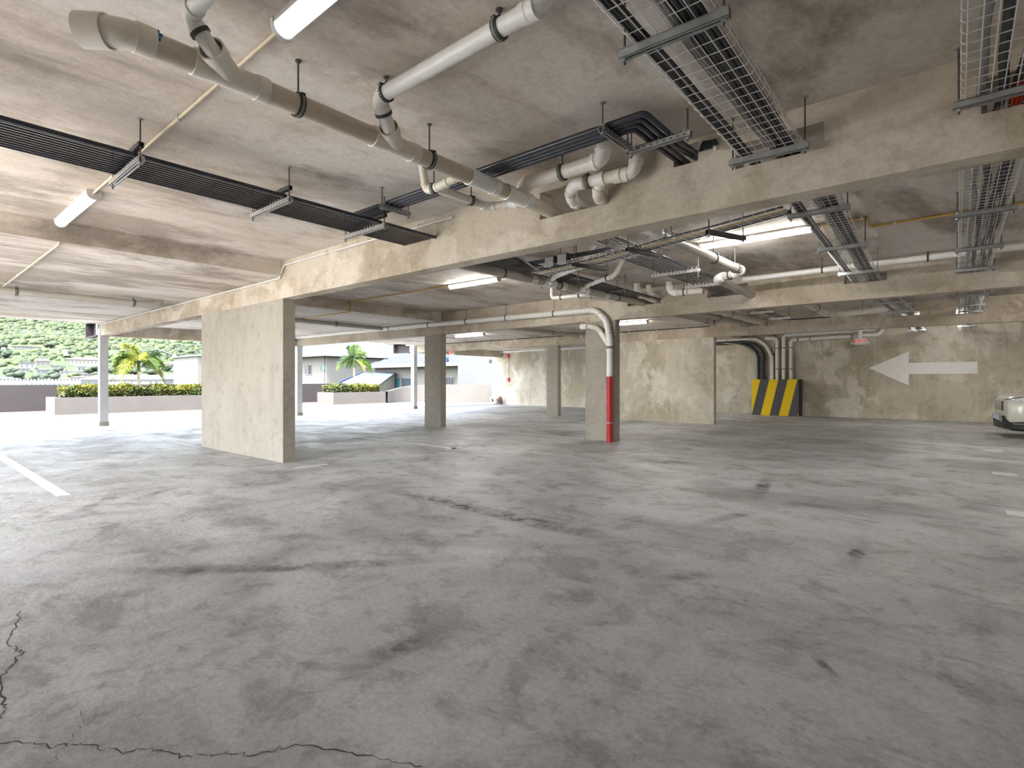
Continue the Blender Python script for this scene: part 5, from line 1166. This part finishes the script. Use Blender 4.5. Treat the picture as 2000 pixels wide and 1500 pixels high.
# dirt tracks
def track(pts, wd, label):
    vs = []; fs = []; Q = []
    for p_, q_ in zip(pts, pts[1:]):
        for k in range(12): Q.append(Vector(p_).lerp(Vector(q_), k/12))
    for i, q in enumerate(Q):
        d = (Q[min(i+1, len(Q)-1)]-Q[max(i-1, 0)]).normalized(); n_ = Vector((-d.y, d.x))*wd
        for s in (1, -1): vs.append((q.x+n_.x*s, q.y+n_.y*s, hz(q.x+n_.x*s, q.y+n_.y*s)+5.0))
        if i: fs.append((2*i-2, 2*i, 2*i+1, 2*i-1))
    tag(MB().add(vs, fs).build('dirt_track', 'dirt_track'), label, 'track', kind='structure')
rnd = random.Random(5)
for (x, y, w_, h_, rm, lb) in HS:
    x, y, w_, h_ = 3*x, 3*y, 4*w_, 4*h_; z = hz(x, y)-.4
    t = thing('house', (x, y, z), lb, 'house', 'houses on the hillside'); t.rotation_euler = (0, 0, math.atan2(x, -y)+rnd.uniform(-.3, .3))
    MB().box(-w_/2, w_/2, -3.5, 3.5, -4, h_*.72).build('wall', 'bld_white' if rm != 'roof_pink' else 'bld_cream', t, smooth=False, local=True)
    m = MB()
    if rm in ('roof_white', 'roof_grey') and w_ > 9: m.box(-w_/2-.5, w_/2+.5, -4, 4, h_*.72, h_*.86); m.box(-w_/4, w_/5, -2.5, 2.5, h_*.86, h_)
    else: m.add([(-w_/2-.6, -4.2, h_*.7), (w_/2+.6, -4.2, h_*.7), (w_/2+.6, 4.2, h_*.7), (-w_/2-.6, 4.2, h_*.7), (-w_/4, 0, h_), (w_/4, 0, h_)], [(3, 2, 1, 0), (0, 1, 5, 4), (1, 2, 5), (2, 3, 4, 5), (3, 0, 4)])
    m.build('roof', rm, t, smooth=False, local=True)
    n_ = max(2, int(w_/4))
    for k in range(n_):
        u = -w_/2+w_*(k+.5)/n_
        for sd in (-1, 1): MB().box(u-.6, u+.6, sd*3.5-.06, sd*3.5+.06, h_*.22, h_*.5).build('window', 'glass_dark', t, smooth=False, local=True)
WH = ['behind the wide flat white house at the left', 'right of the wide flat white house at the left', 'below the low white house', 'at the far left below the hill meadow', 'beside the low white houses', 'below the broad white-roofed house', 'next to the large pink-roofed house', 'left of the nearer palm trunk', 'behind the nearer palm trunk', 'above the left solar panels', 'above the right solar panels', 'just right of the near post', 'above the solar roof beside the post', 'right of the nearer palm trunk', 'left of the lonely grey house on the hill', 'right of the lonely grey house on the hill', 'beside the dirt track', 'at the left edge on the slope']
for (x, y), wh in zip(TR, WH):
    x, y = 3*x, 3*y; z = hz(x, y); s = rnd.uniform(.8, 1.25)
    t = thing('tree', (x, y, z), 'dark green tree '+wh, 'tree', 'trees among the hillside houses')
    m = MB()
    for k in range(7):
        c = (rnd.uniform(-7, 7)*s, rnd.uniform(-5, 5)*s, rnd.uniform(3.5, 7.5)*s); r = rnd.uniform(3, 4.6)*s; j = 1+.25*np.array([rnd.uniform(-1, 1) for _ in range(len(IV))])
        m.add((IV*j[:, None]*np.array([r*1.2, r*1.2, r*.85])+np.array(c)).tolist(), IF)
    m.build('crown', 'tree_green' if rnd.random() < .75 else 'tree_light', t, local=True, soft=True)
    MB().tube([(0, 0, -1), (0, 0, 4*s)], .5, 6).build('trunk', 'palm_trunk', t, local=True)
track([(-900, 292), (-960, 318), (-1010, 318), (-1045, 300)], 2.2, 'pale dirt track winding down the hill beside the cream tower block')
track([(-935, 165), (-990, 172)], 2.6, 'short pale track above the large pink-roofed house')
track([(-1000, 110), (-1030, 112)], 2.2, 'short pale track below the lonely house on the hill')
